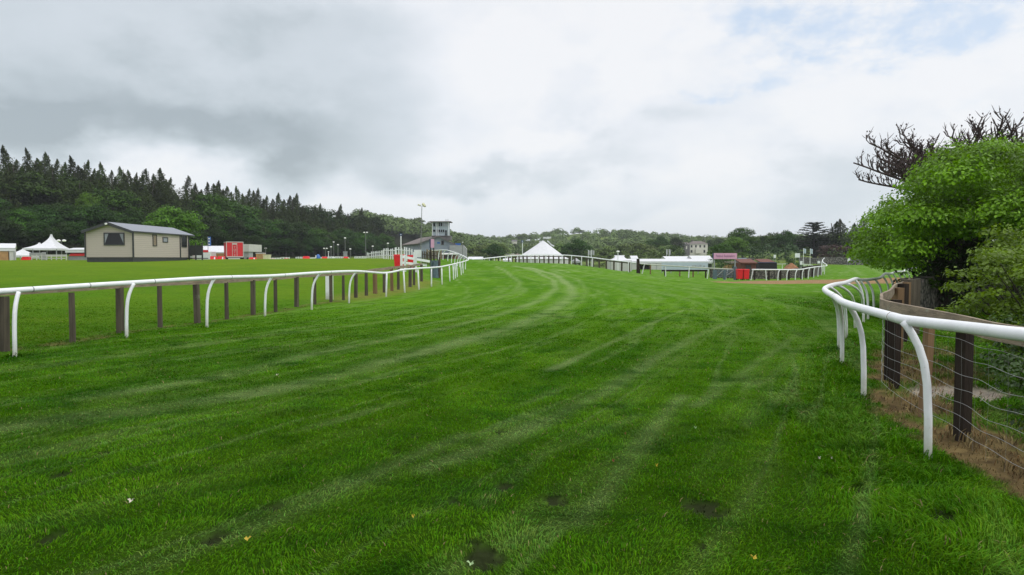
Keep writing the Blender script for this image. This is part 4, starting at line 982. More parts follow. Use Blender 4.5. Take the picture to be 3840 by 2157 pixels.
# ------------------------------------------------------------------ wooden fences
def wood_post(b, base, h, w, rz=0, tilt=None, r=False):
    if r: b.tube([(base[0], base[1], base[2] - .2), (base[0], base[1], base[2] + h * .5), (base[0], base[1], base[2] + h)], [w / 2, w / 2 * .97, w / 2 * .93], 9)
    else: b.box((base[0], base[1], base[2] + h / 2 - .1), (w, w, h + .2), rz, tilt)
wf = thing('wooden_fence', 'wood and wire fence with dark square posts and a curving top board on the right', 'fence', (FR_PTS[5][0], FR_PTS[5][1], 0))
topb = [Vector((X(u, d, 1.1), d, 1.085)) for u, d in FENCE_R]
MB().strip(smooth_line(topb, 5), .035, .14).build('top_board', M['woodgrey'], wf)
for (u, d, w, m, h) in [(3600, 6.1, .10, 'wooddark', 1.10), (3347, 8.62, .09, 'wooddark', 1.12), (3325, 9.3, .08, 'wooddark', 1.08), (3357, 12.4, .15, 'woodtan', 1.12), (3392, 14.2, .11, 'woodtan', 1.16), (3407, 14.6, .26, 'wood', 1.2), (3378, 13.3, .14, 'wooddark', 1.16), (4180, 4.25, .11, 'wooddark', 1.08)]:
    b = MB(); g = G(u, d); wood_post(b, g + Vector((.05, .05, 0)), h, w, .3); b.build('post', M[m], wf)
b = MB(); g = G(3463, 7.06); wood_post(b, g + Vector((.02, .04, 0)), 1.06, .075, .2, (.035, 0)); b.build('post', M['woodtan'], wf)
wl = [Vector((p.x, p.y, 0)) for p in smooth_line([Vector((x, y, 0)) for x, y in FR_PTS[:10]], 6)]
b = MB()
for hh in (.12, .24, .36, .49, .63, .78, .92):
    b.tube([Vector((p.x, p.y, H(p.x, p.y) + hh + .012 * math.sin(i_ * .7 + hh * 9))) for i_, p in enumerate(wl)], .0019, 4)
nxt = 0.0
for k in range(len(wl) - 1):
    a_, c_ = wl[k], wl[k + 1]; L = (c_ - a_).length
    while nxt < L:
        p = a_.lerp(c_, nxt / L); z = H(p.x, p.y); b.tube([(p.x, p.y, z + .02), (p.x + .01, p.y, z + .5), (p.x, p.y, z + .92)], .0007, 3, False); nxt += .30
    nxt -= L
b.build('wire_mesh', M['wire'], wf)

wl2 = thing('wooden_fence', 'weathered post and rail fence running just behind the left white rail', 'fence', (FL_PTS[9][0], FL_PTS[9][1], 0))
tb = []
for (u, d) in FENCE_L:
    h = 1.06 if d < 30 else (1.06 + .10 * min(1, (d - 30) / 4)); x = X(u, d, h); tb.append(Vector((x, d, H(x, d) + h)))
MB().strip(smooth_line(tb[:-1], 4), .04, .13).build('top_board', M['woodgrey'], wl2)
rqf = random.Random(8)
for k, (u, d) in enumerate(FENCE_L[:-1]):
    x, y = X(u, d, 0), d; b = MB(); wood_post(b, (x, y, H(x, y)), 1.0 + rqf.uniform(-.03, .03) + (.12 if d > 33 else 0), .115 if d < 30 else .15, rqf.uniform(-.3, .3), (rqf.uniform(-.02, .02), 0), r=k % 2 == 0); b.build('post', M['woodtan' if u in (1407, 1470) else 'wood'], wl2)
wm = thing('wooden_fence', 'dark post fence standing behind the middle distance rail before the marquee', 'fence', G(2058, 86))
for u, v, d in [(1908, 963, 87), (1921, 962, 87), (1934, 962, 87), (1947, 961, 87), (1962, 960, 87), (1977, 960, 86.5), (2007, 959, 86.5), (2023, 959, 86), (2041, 959, 86), (2058, 959, 86), (2076, 959, 85.5), (2095, 960, 85.5), (2115, 960, 85), (2134, 961, 84.5), (2155, 963, 84), (2201, 966, 82), (2225, 970, 81), (2248, 973, 80), (2274, 976, 79), (2302, 978, 78), (2331, 981, 77), (2360, 984, 76.3)]:
    b = MB(); g = G(u, d); b.box((g.x, g.y, (g.z - .3 + Z(v, d)) / 2), (.15, .15, Z(v, d) - g.z + .3), .2, (rqf.uniform(-.04, .03), 0)); b.build('post', M['wood'], wm)
MB().strip([P(u, v, d) for u, v, d in [(1908, 966, 87.3), (1962, 963, 87.3), (2058, 962, 86.3), (2134, 963, 85), (2200, 969.5, 82.5), (2302, 981, 78.3), (2360, 987, 76.6)]], .04, .12).build('top_board', M['wood'], wm)
b = MB(); g = G(2394, 74.6); zt = Z(971, 74.6); b.box((g.x, g.y, (g.z + zt) / 2 - .1), (.36, .36, zt - g.z + .2), .1, (-.03, 0), .72); tag(b.build('wooden_post', M['wooddark']), 'thick dark wooden gatepost where the middle rail bends down', 'post')
wd = thing('wooden_fence', 'low dark-boarded fence below the pale blue banner', 'fence', G(2560, 78))
MB().strip([P(2481, 1015, 78), P(2560, 1015.5, 77), P(2652, 1015, 76)], .05, .2).build('board', M['wooddark'], wd)
for u, d, m in [(2493, 78, 'wooddark'), (2549, 77.5, 'woodtan'), (2599, 77, 'woodtan'), (2646, 76, 'wooddark')]:
    b = MB(); g = G(u, d); b.box((g.x, g.y, (g.z + Z(1014, d)) / 2), (.13, .13, Z(1014, d) - g.z + .1)); b.build('post', M[m], wd)
b = MB(); g = G(2439, 78); b.box((g.x, g.y, g.z + .55), (.12, .12, 1.15)); tag(b.build('wooden_post', M['woodtan']), 'single rusty brown post right of the thick gatepost', 'post')
wr = thing('wooden_fence', 'dark low fence behind the curved rail with stone wall on the right', 'fence', G(2950, 75.5))
MB().strip([P(3008, 1004, 80), P(3040, 1000, 84), P(3078, 996, 94)], .08, .22).build('board', M['wooddark'], wr)
for u, d in [(2829, 73), (2883, 73.3), (2926, 73.7), (2958, 74), (3004, 76.5), (3022, 79), (3046, 84), (3073, 92)]:
    b = MB(); g = G(u, d); b.box((g.x, g.y, g.z + .5), (.15, .15, 1.05)); b.build('post', M['wooddark'], wr)

# ------------------------------------------------------------------ static home
def mobile_home():
    x0, x1, y0, y1 = -38.85, -34.52, 62.3, 72.9; zb = Z(983.5, 62.3) - .06; zs = Z(965, 62.3); ze = Z(865, 62.3); zr = Z(836, 62.3); xm = (x0 + x1) / 2
    t = thing('mobile_home', 'beige clad static mobile home with dark grey roof and skirt on the left field', 'mobile home', ((x0 + x1) / 2, (y0 + y1) / 2, zb))
    b = MB(); b.prism([(x0, y0, zs), (x1, y0, zs), (x1, y0, ze), (xm, y0, zr - .12), (x0, y0, ze)], (0, y1 - y0, 0)); b.build('wall', M['siding'], t)
    b = MB(); b.box((xm, (y0 + y1) / 2, (zb + zs) / 2 - .1), (x1 - x0 - .12, y1 - y0 - .12, zs - zb + .2)); b.build('skirt', M['dark'], t)
    b = MB()
    ov = .14
    for sx in (-1, 1):
        xe = xm + sx * ((x1 - x0) / 2 + ov); zz = ze - .09
        b.prism([(xm, y0 - .3, zr), (xe, y0 - .3, zz), (xe, y0 - .3, zz + .07), (xm, y0 - .3, zr + .08)], (0, y1 - y0 + 1.5, 0))
    rf = b.build('roof', M['tileroof'], t)
    b = MB()
    for sx in (-1, 1):
        xe = xm + sx * ((x1 - x0) / 2 + ov)
        b.prism([(xm, y0 - .34, zr - .20), (xe, y0 - .34, ze - .27), (xe, y0 - .34, ze - .05), (xm, y0 - .34, zr + .1)], (0, .035, 0))
        b.bar((xe, y0 - .3, ze - .10), (xe, y1 + 1.2, ze - .10), .1, .12)
    b.build('bargeboard', M['dark'], rf)
    b = MB(); b.tube([(xm, y0 - .5, zr - .12), (xm, y0 - .36, zr - .1)], .09, 8); b.build('lantern', M['lamp'], t)
    # front window
    wx0, wx1, z0, z1 = X(394, 62.3), X(467.6, 62.3), Z(918.6, 62.3), Z(874.5, 62.3); wx, wz = (wx0 + wx1) / 2, (z0 + z1) / 2
    w = MB(); f = .09
    for c, s in (((wx, y0 - .03, z1), (wx1 - wx0 + f, .06, f)), ((wx, y0 - .03, z0), (wx1 - wx0 + f, .06, f)), ((wx0, y0 - .03, wz), (f, .06, z1 - z0 - f)), ((wx1, y0 - .03, wz), (f, .06, z1 - z0 - f))): w.box(c, s)
    wo = w.build('window', M['dark'], t)
    MB().box((wx, y0 - .012, wz), (wx1 - wx0 - f, .02, z1 - z0 - f)).build('pane', M['glass'], wo)
    b = MB()
    for sx in (-1, 1):
        xe = wx + sx * (wx1 - wx0 - .1) / 2
        b.prism([(xe, y0 - .028, z1 - .06), (xe - sx * .34, y0 - .028, z1 - .06), (xe - sx * .2, y0 - .028, wz + .1), (xe - sx * .08, y0 - .028, z0 + .35), (xe, y0 - .028, z0 + .1)], (0, .003, 0))
    b.build('curtain', M['cloth'], wo)
    def sw(ya, yb, z0, z1, m='glass'):
        w = MB(); yy = (ya + yb) / 2; f = .08; zz = (z0 + z1) / 2
        for c, s in (((x1 + .03, yy, z1), (.06, yb - ya + f, f)), ((x1 + .03, yy, z0), (.06, yb - ya + f, f)), ((x1 + .03, ya, zz), (.06, f, z1 - z0 - f)), ((x1 + .03, yb, zz), (.06, f, z1 - z0 - f))): w.box(c, s)
        o = w.build('window', M['dark'], t); MB().box((x1 + .012, yy, zz), (.02, yb - ya - f, z1 - z0 - f)).build('pane', M[m], o)
    k = -x1 * F
    yv = lambda u: k / (1920 - u)
    sw(yv(575.5), yv(589), Z(922, 66), Z(880.5, 66), 'woodgrey'); sw(yv(613), yv(630.5), Z(908, 68), Z(891, 68), 'cloth')
    sw(71.45, 72.5, Z(926, 71.6), Z(881, 71.6))
    b = MB()
    for (x, y) in ((x1 + .02, y0 - .02), (x0 - .02, y0 - .02), (x1 + .02, 71.1), (x1 + .02, y1 + .02)): b.box((x, y, (zs + ze) / 2 - .06), (.12, .12, ze - zs - .12))
    b.build('corner_trim', M['dark'], t)
    # raised deck with railing at the far end
    dk = MB(); dk.box((x1 - .1, y1 + .75, zs - .1), (3.2, 1.3, .1)); dk.build('deck', M['dark'], t)
    for (xa, xb) in ((x1 + .05, x1 + .75), (x1 + .75, x1 + 1.45)):
        MB().box(((xa + xb) / 2, y1 + .15, zs + .75), (xb - xa - .1, .06, 1.05)).build('railing_panel', M['dark'], t)
    for xa in (x1 + .05, x1 + .75, x1 + 1.45): MB().box((xa, y1 + .1, zb + 1.0), (.12, .12, 2.15)).build('railing_post', M['dark'], t)
    MB().box((x1 + .75, y1 + .2, zs + .05), (1.4, .05, .12)).build('step_edge', M['pvc_far'], t)
mobile_home()

# ------------------------------------------------------------------ tents
def concave_roof(c, w, l, z0, z1, top=.05, flat=0.0, rz=0.0, n=8, k=1.9):
    """tensioned pagoda roof: rectangular eave rising in a hollow curve to a peak (or a ridge of half length FLAT)"""
    b = MB(); rings = []
    for i in range(n + 1):
        f = i / n; s = (1 - f) ** k * (1 - top) + top if i < n else top
        z = z0 + (z1 - z0) * f; hw, hl = max(w / 2 * s, 0.03), max(l / 2 * s, .03); fx = flat * f ** .5
        hw = hw + (flat if i == n else flat * f) * (1 - s) 
        pts = [(-hw, -hl), (0, -hl), (hw, -hl), (hw, 0), (hw, hl), (0, hl), (-hw, hl), (-hw, 0)]
        cr, sr = math.cos(rz), math.sin(rz); rings.append([(c[0] + x * cr - y * sr, c[1] + x * sr + y * cr, z) for x, y in pts])
    vs = [p for r in rings for p in r]; fs = []
    for i in range(n):
        for j in range(8): fs.append((i * 8 + j, i * 8 + (j + 1) % 8, (i + 1) * 8 + (j + 1) % 8, (i + 1) * 8 + j))
    fs.append(tuple(n * 8 + j for j in range(8))); return b.add(vs, fs)
def pagoda(name, label, u0, u1, d, v_top, v_eave, depth, walls=False, cm='canvas', flat=0.0, rz=.12, base=None, k=1.9, val=.28):
    xa, xb = X(u0, d), X(u1, d); w = xb - xa; cx = (xa + xb) / 2; zg = H(cx, d) if base is None else base; ze, zt = Z(v_eave, d), Z(v_top, d)
    t = thing(name, label, 'tent', (cx, d, zg)); w_ = w / (abs(math.cos(rz)) + abs(math.sin(rz)) * .9)
    concave_roof((cx, d, 0), w_, depth, ze, zt, flat=flat, rz=rz, k=k).build('roof', M[cm], t, smooth=False)
    cr, sr = math.cos(rz), math.sin(rz); cs = [(cx + sx * w_ / 2 * cr - sy * depth / 2 * sr, d + sx * w_ / 2 * sr + sy * depth / 2 * cr) for sx, sy in ((-1, -1), (1, -1), (1, 1), (-1, 1))]
    b = MB()
    for i in range(4): a, c = cs[i], cs[(i + 1) % 4]; b.bar((a[0], a[1], ze - val / 2), (c[0], c[1], ze - val / 2), .03, val)
    b.build('valance', M[cm], t)
    for a in cs: MB().tube([(a[0], a[1], zg - .2), (a[0], a[1], ze - .1)], .05, 6).build('leg', M['steel'], t)
    if walls:
        b = MB()
        for i in walls: a, c = cs[i], cs[(i + 1) % 4]; b.bar((a[0], a[1], (zg + ze) / 2), (c[0], c[1], (zg + ze) / 2), .06, ze - zg - .02)
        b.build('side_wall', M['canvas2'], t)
    return t
def frame_tent(name, label, u0, u1, d, v_ridge, v_eave, depth, walls=True, openm=None, op=None, cm='canvas', rz=0.0):
    xa, xb = X(u0, d), X(u1, d); cx = (xa + xb) / 2; zg = min(H(cx, d), H(xa, d), H(xb, d)); ze, zr = Z(v_eave, d), Z(v_ridge, d); yb = d + depth; ym = d + depth / 2
    t = thing(name, label, 'tent', (cx, ym, zg)); b = MB()
    b.prism([(xa - .1, d - .1, ze), (xa - .1, ym, zr), (xa - .1, yb + .1, ze), (xa - .1, yb + .1, ze - .06), (xa - .1, ym, zr - .08), (xa - .1, d - .1, ze - .06)], (xb - xa + .2, 0, 0)); b.build('roof', M[cm], t)
    MB().box((cx, d - .06, ze - .22), (xb - xa + .2, .03, .32)).build('valance', M[cm], t)
    if walls:
        b = MB(); b.prism([(xa, d + .05, zg - .1), (xa, yb - .05, zg - .1), (xa, yb - .05, ze - .08), (xa, ym, zr - .1), (xa, d + .05, ze - .08)], (.05, 0, 0)); b.prism([(xb - .05, d + .05, zg - .1), (xb - .05, yb - .05, zg - .1), (xb - .05, yb - .05, ze - .08), (xb - .05, ym, zr - .1), (xb - .05, d + .05, ze - .08)], (.05, 0, 0))
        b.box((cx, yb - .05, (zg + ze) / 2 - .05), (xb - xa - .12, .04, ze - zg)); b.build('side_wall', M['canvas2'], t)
        if op:
            for (ua, ub, m) in op:
                p, q = X(ua, d), X(ub, d); MB().box(((p + q) / 2, d + .02, (zg + ze) / 2 - .1), (q - p, .05, ze - zg - .1)).build('front_panel', M[m], t)
    n = max(2, int((xb - xa) / 4) + 1)
    for k in range(n):
        x = xa + .04 + (xb - xa - .08) * k / (n - 1); MB().tube([(x, d - .03, zg - .2), (x, d - .03, ze - .05)], .045, 6).build('leg', M['steel'], t)
    return t
TM = frame_tent('marquee', 'white frame marquee with brown opening at the far left edge', -150, 56, 80, 912, 930, 5, op=[(-150, 37, 'cardboard'), (40, 56, 'canvas2')])
pagoda('tent', 'low white peaked tent just right of the far left marquee', 60, 113, 92, 935, 958, 3.6, rz=.0, k=1.2)
pagoda('pagoda_tent', 'smaller white pagoda tent peeking out left of the tall pointed one', 118, 182, 108, 910, 932, 4.6, rz=.1)
pagoda('pagoda_tent', 'tall pointed white pagoda tent on thin legs left of the mobile home', 150, 241, 98, 879, 932, 4.8, rz=.25, k=1.75)
def turn(t, pivot, ang):
    dx, dy = t.location.x - pivot[0], t.location.y - pivot[1]; c, s_ = math.cos(ang), math.sin(ang)
    t.location.x = pivot[0] + dx * c - dy * s_; t.location.y = pivot[1] + dx * s_ + dy * c; t.rotation_euler.z = ang
# fencing panels and clutter beside it
def panel(name, label, cat, u0, u1, d, v0, v1, m, th=.08, feet=True, group=None):
    xa, xb = X(u0, d), X(u1, d); z0, z1 = Z(v1, d), Z(v0, d); g = H((xa + xb) / 2, d); t = thing(name, label, cat, ((xa + xb) / 2, d, g), group)
    MB().box(((xa + xb) / 2, d, (max(z0, g - .05) + z1) / 2), (xb - xa, th, z1 - max(z0, g - .05))).build('panel', M[m], t)
    for x in (xa + .05, xb - .05): MB().tube([(x, d + th, g - .1), (x, d + th, z1 + .03)], .035, 6).build('post', M['steel'], t)
    return t
turn(TM, (X(56, 80), 80), .60)
panel('fence_panel', 'grey mesh fence panel under the left pagoda tent', 'fence', 112, 158, 86, 948, 962, 'grey')
panel('fence_panel', 'darker grey panel between the two pagoda tents', 'fence', 159, 172, 84, 946, 978, 'grey')
panel('fence_panel', 'pale low fence running below the tall pagoda tent', 'fence', 173, 248, 84, 955, 963, 'canvas2')
def picket(name, label, pts, h, n, m='pvc_far', w=.09, rails=(.35, .8), seed=1):
    q = random.Random(seed); t = thing(name, label, 'fence', pts[0])
    for rh in rails: MB().strip([p + Vector((0, 0, h * rh)) for p in pts], .05, .09).build('rail', M[m], t)
    L = [0]
    for i in range(len(pts) - 1): L.append(L[-1] + (pts[i + 1] - pts[i]).length)
    for k in range(n):
        s = L[-1] * k / (n - 1); i = max(j for j in range(len(L) - 1) if L[j] <= s + 1e-6); p = pts[i].lerp(pts[i + 1], (s - L[i]) / (L[i + 1] - L[i]))
        hh = h * q.uniform(.94, 1.06); MB().box((p.x, p.y - .05, p.z + hh / 2 - .05), (w, w, hh + .1), 0, (q.uniform(-.03, .06), 0)).build('picket', M[m], t)
    return t
picket('post_fence', 'low whitish post and rail barrier in front of the tall pagoda tent', [G(120, 82), G(250, 82)], .65, 8, 'canvas2')
t = frame_tent('stall', 'white topped stall with black lettering board and red counter left of the mobile home', 250, 345, 84, 929, 936, 3.2, walls=False)
MB().box((X(290, 84), 84.3, Z(947, 84)), (X(335, 84) - X(253, 84), .06, .45)).build('name_board', M['black'], t)
b = MB(); q = random.Random(3); xx = X(262, 84)
while xx < X(326, 84):
    w_ = q.uniform(.05, .16); b.box((xx, 84.25, Z(945, 84)), (w_, .02, q.uniform(.09, .15))); xx += w_ + q.uniform(.03, .09)
b.build('lettering', M['pvc_far'], t)
MB().prism([(X(258, 84), 84.1, Z(960, 84)), (X(336, 84), 84.1, Z(960, 84)), (X(336, 84), 84.1, Z(951, 84)), (X(264, 84), 84.1, Z(951, 84))], (0, .2, 0)).build('counter', M['red'], t)
MB().box((X(293, 84), 84.3, Z(968, 84)), (X(338, 84) - X(252, 84), .1, .5)).build('base_panel', M['grey'], t)
def red_bin(u0, u1, d, v0, v1, label, group=None, name='barrier_block', white=True, cat='barrier'):
    xa, xb = X(u0, d), X(u1, d); cx = (xa + xb) / 2; g = H(cx, d); zt = Z(v0, d); t = thing(name, label, cat, (cx, d, g), group); h = max(.35, zt - g); w = xb - xa
    b = MB(); b.add([(cx - w / 2, d - .35, g), (cx + w / 2, d - .35, g), (cx + w / 2, d + .35, g), (cx - w / 2, d + .35, g), (cx - w * .40, d - .18, g + h), (cx + w * .42, d - .18, g + h), (cx + w * .42, d + .18, g + h), (cx - w * .40, d + .18, g + h)],
                   [(3, 2, 1, 0), (4, 5, 6, 7), (0, 1, 5, 4), (1, 2, 6, 5), (2, 3, 7, 6), (3, 0, 4, 7)]); b.build('block', M['red'], t)
    if white: b = MB(); b.add([(cx + w * .24, d - .36, g + .02), (cx + w * .43, d - .36, g + .02), (cx + w * .37, d - .19, g + h * .92), (cx + w * .20, d - .19, g + h * .92)], [(0, 1, 2, 3)]); b.build('white_stripe', M['pvc_far'], t)
    return t
red_bin(86, 114, 82, 963, 979, 'dull red block on the grass between the left tents', white=False)
for u0, u1, d, v0, v1, l in [(787, 813, 100, 961, 975, 'red and white plastic block, left of the pair beside the red trailer'), (818, 843, 101, 961, 975, 'red and white plastic block touching the red trailer'),
                            (935, 961, 100, 965, 974, 'red and white plastic block right of the grey lorry'), (1000, 1016, 104, 970, 974, 'flat low red block, first of the two low ones in the row'), (1017, 1031, 104, 970, 974, 'flat low red block, second of the two low ones'), (1068, 1080, 104, 969, 974, 'tiny red block on the white line between the box and the big red block'),
                            (1137, 1161, 98, 961, 973, 'largest red block in the distant white barrier line'), (1208, 1228, 102, 964, 971, 'red block just right of the blue dome'), (1289, 1306, 100, 963, 972, 'red block below the grey cabinet')]:
    red_bin(u0, u1, d, v0, v1, l, white=u1 - u0 > 24)
def lamp_post(u, d, v_top, label, heads=1, m='pole', r=.05, head=.32, base=None, group='lamp posts in front of the wood', v_base=None, name='lamp_post'):
    g = G(u, d); zt = Z(v_top, d); t = thing(name, label, 'lamp post', g, group); MB().tube([g - Vector((0, 0, .2)), Vector((g.x, g.y, zt - .1))], [r * 1.3, r], 7).build('pole', M[m], t)
    for k in range(heads):
        dx = (k - (heads - 1) / 2) * head * 2.6
        b = MB(); b.blob((g.x + dx, g.y, zt), (head, head * .8, head * .55), 8, 5, .05); b.build('lamp_head', M['lamp'], t)
    if heads > 1: MB().bar((g.x - head * 1.3 * (heads - 1), g.y, zt - .12), (g.x + head * 1.3 * (heads - 1), g.y, zt - .12), .06, .06).build('arm', M[m], t)
    return t
lamp_post(232, 108, 903, 'twin floodlight pole between the tall pagoda tent and the mobile home', 2, head=.34, group=None)
lamp_post(997, 118, 931, 'grey pole with forked head behind the plywood box', 2, head=.1, group=None)
for u, d, v, h, l in [(1221, 130, 932, 2, 'short double-headed lamp post left of the thin white-red marker'), (1242, 135, 926, 1, 'thin unlit lamp post, second from the left before the wood'), (1252, 150, 908, 1, 'lamp post with a dim head above the blue dome side'), (1268, 140, 918, 1, 'lamp post with a slanting head, mid group'), (1295, 130, 893, 1, 'tall lamp post above the grey cabinet'),
                      (1314, 130, 934, 1, 'short lamp post with flat head right of the grey cabinet'), (1372, 130, 872, 2, 'tallest floodlight pole before the wood with two lamps'), (1398, 135, 924, 1, 'round white globe lamp left of the picket fence'), (1455, 130, 913, 1, 'lamp post above the white pickets')]:
    lamp_post(u, d, v, l, h, head=.22 if h == 1 else .2, group=None)
panel('hoarding', 'tall white hoarding board to the right of the mobile home deck', 'hoarding', 737, 788, 92, 954, 974, 'canvas')
frame_tent('marquee', 'long white marquee behind the red trailer', 722, 850, 125, 921, 946, 7, walls=True, op=[(722, 782, 'pinkrender'), (795, 850, 'cardboard')])
t = thing('van', 'white van with a blue-tinted windscreen half hidden behind the deck railing', 'van', G(760, 110)); g = G(760, 110)
b = MB(); yv_ = 110; b.prism([(X(730, yv_), yv_, g.z + .4), (X(792, yv_), yv_, g.z + .4), (X(792, yv_), yv_, Z(944, yv_)), (X(752, yv_), yv_, Z(944, yv_)), (X(744, yv_), yv_, Z(955, yv_)), (X(730, yv_), yv_, Z(957, yv_))], (0, 1.9, 0)); b.build('body', M['pvc_far'], t)
b = MB(); b.prism([(X(735, yv_), yv_ - .02, Z(954, yv_)), (X(748, yv_), yv_ - .02, Z(954, yv_)), (X(747, yv_), yv_ - .02, Z(943, yv_)), (X(739, yv_), yv_ - .02, Z(941, yv_))], (0, 1.94, 0)); b.build('windscreen', M['blue'], t)
MB().box((X(767, yv_), yv_ - .03, Z(942, yv_)), (X(780, yv_) - X(750, yv_), .04, .38)).build('red_panel', M['redpaint'], t)
for u in (741, 783): MB().tube([(X(u, yv_), yv_ - .05, g.z + .33), (X(u, yv_), yv_ + .2, g.z + .33)], .33, 12).build('wheel', M['black'], t)
panel('pop_up_stand', 'brown-fronted stand under the long white marquee roof', 'stand', 798, 842, 116, 950, 964, 'cardboard')
def flag(u, d, v_top, v0, v1, w, label, m='blue', pm='steel', emblem=None, group=None, rake=0.0):
    g = G(u, d); t = thing('flag', label, 'flag', g, group); MB().tube([g - Vector((0, 0, .2)), Vector((g.x, g.y, Z(v_top, d)))], .045, 6).build('pole', M[pm], t)
    z0, z1 = Z(v1, d), Z(v0, d); b = MB(); n = 5; vs = []
    for k in range(n + 1):
        x = g.x + .04 + w * k / n; y = g.y + .07 * math.sin(k * 1.5); vs += [(x, y, z0 + rake * k / n), (x, y, z1 + rake * k / n), (x, y + .02, z1 + rake * k / n), (x, y + .02, z0 + rake * k / n)]
    fs = []
    for k in range(n):
        for j in range(4): fs.append((4 * k + j, 4 * k + (j + 1) % 4, 4 * k + 4 + (j + 1) % 4, 4 * k + 4 + j))
    b.add(vs, fs + [(0, 1, 2, 3), (4 * n + 3, 4 * n + 2, 4 * n + 1, 4 * n)]); b.build('banner', M[m], t)
    if emblem: b = MB(); zz = (z0 + z1) / 2; [b.box((g.x + .04 + w / 2, g.y - .09, zz + o), (w * .55, .02, .22)) for o in (.45, 0, -.5)]; b.build('emblem', M[emblem], t)
    return t
flag(781, 112, 887, 888, 923, .42, 'tall blue and white feather banner above the long white marquee', 'blue', emblem='pvc_far')

def text_part(s, size, loc, parent, m, rot=(math.pi / 2, 0, 0), name='lettering', extrude=.004, wmax=None):
    cu = bpy.data.curves.new('txt', 'FONT'); cu.body = s; cu.size = size; cu.align_x = 'CENTER'; cu.align_y = 'CENTER'; cu.extrude = extrude; cu.resolution_u = 3
    o = bpy.data.objects.new('txt', cu); C.objects.link(o); bpy.context.view_layer.update()
    me = bpy.data.meshes.new_from_object(o.evaluated_get(bpy.context.evaluated_depsgraph_get())); bpy.data.objects.remove(o); me.materials.clear(); me.materials.append(M[m])
    if wmax:
        xs = [v.co.x for v in me.vertices]; k = wmax / (max(xs) - min(xs))
        for v in me.vertices: v.co.x *= k
    r = bpy.data.objects.new(name, me); C.objects.link(r); r.parent = parent; off = Vector((0, 0, 0)); q = parent
    while q is not None: off += Vector(q.location); q = q.parent
    r.location = Vector(loc) - off; r.rotation_euler = rot; return r
def trailer():
    d = 108.0; xa, xb = X(853, d), X(911, d); zg = H(xa, d); z0, z1 = Z(965, d), Z(909, d); L = 5.5; lean = -.2
    t = thing('trailer', 'red box trailer with cream framed lettering panel on its end', 'trailer', ((xa + xb) / 2, d + L / 2, zg))
    b = MB(); b.box(((xa + xb) / 2, d + L / 2, (z0 + z1) / 2), (xb - xa, L, z1 - z0)); bd = b.build('body', M['redpaint'], t)
    b = MB(); b.box(((xa + xb) / 2, d + L / 2, z1 + .05), (xb - xa + .06, L + .06, .12)); b.box(((xa + xb) / 2, d - .02, z0 + .06), (xb - xa + .04, .05, .16))
    for x in (xa, xb): b.box((x, d - .015, (z0 + z1) / 2 + .06), (.09, .06, z1 - z0 - .16))
    b.build('trim', M['canvas2'], t)
    cx = (X(873, d) + X(889, d)) / 2; hw = (X(889, d) - X(873, d)) / 2; b = MB()
    b.box((cx - hw, d - .03, (z0 + z1) / 2 + .05), (.06, .03, z1 - z0 - .25)); b.box((cx + hw, d - .03, (z0 + z1) / 2 + .05), (.06, .03, z1 - z0 - .25)); b.box((cx, d - .03, z1 - .25), (2 * hw - .08, .03, .22))
    b.build('lettering_frame', M['canvas2'], t)
    for k, ch in enumerate('TOTE'): text_part(ch, .42, (cx, d - .03, z1 - .78 - k * .42), t, 'canvas2', extrude=.012)
    MB().box(((xa + xb) / 2, d + L / 2, z0 - .06), (xb - xa - .3, L - .3, .12)).build('chassis', M['black'], t)
    for yy in (d + 1.0, d + 2.2):
        for x in (xa + .15, xb - .15): MB().tube([(x - .12, yy, zg + .32), (x + .12, yy, zg + .32)], .32, 12).build('wheel', M['black'], t)
    th_ = .47; t.rotation_euler.z = th_; t.location.x -= L / 2 * math.sin(th_); t.location.y += -L / 2 + L / 2 * math.cos(th_)
    return t
trailer()
d = 118.0; g = G(920, d); t = thing('lorry', 'grey box lorry standing behind the red trailer', 'lorry', g)
MB().box((X(919, d), d + 3, (Z(944, d) + Z(916, d)) / 2), (X(931, d) - X(900, d), 6, Z(916, d) - Z(944, d))).build('box', M['canvas2'], t)
MB().box((X(920, d), d + 1.2, (g.z + .4 + Z(944.3, d)) / 2), (X(930, d) - X(908, d), 2, Z(944.3, d) - g.z - .4)).build('cab', M['grey'], t)
for x in (X(911, d), X(928, d)): MB().tube([(x - .12, d + .3, g.z + .4), (x + .12, d + .3, g.z + .4)], .4, 12).build('wheel', M['black'], t)
def crate(u0, u1, d, v0, m, label, cat, name, lid='canvas2', dep=1.2):
    xa, xb = X(u0, d), X(u1, d); cx = (xa + xb) / 2; g = H(cx, d); z1 = Z(v0, d); t = thing(name, label, cat, (cx, d, g))
    MB().box((cx, d, (g + z1) / 2 - .03), (xb - xa, dep, z1 - g - .08), .06).build('body', M[m], t)
    MB().box((cx, d, z1), (xb - xa + .08, dep + .08, .14), .06).build('lid', M[lid], t); return t
crate(965, 991, 104, 950, 'cardboard', 'plywood shed with pale flat lid in the distant barrier line', 'shed', 'shed')
crate(992, 1012, 102, 957, 'cream', 'pale yellow rounded skip beside the plywood shed', 'skip', 'skip', 'cream')
crate(1289, 1302, 106, 945, 'steel', 'grey cabinet standing above a red block before the wood', 'cabinet', 'cabinet', 'steel', .5)
d = 100; g = G(1193, d); t = thing('inflatable_dome', 'small blue dome behind the distant white barrier line', 'dome', g); b = MB(); b.blob((g.x, d, g.z + .05), (.36, .4, .62), 12, 8, .0); b.build('shell', M['blue'], t, smooth=True)
MB().box((g.x - .22, d - .36, g.z + .3), (.16, .04, .4)).build('vent', M['pvc_far'], t)
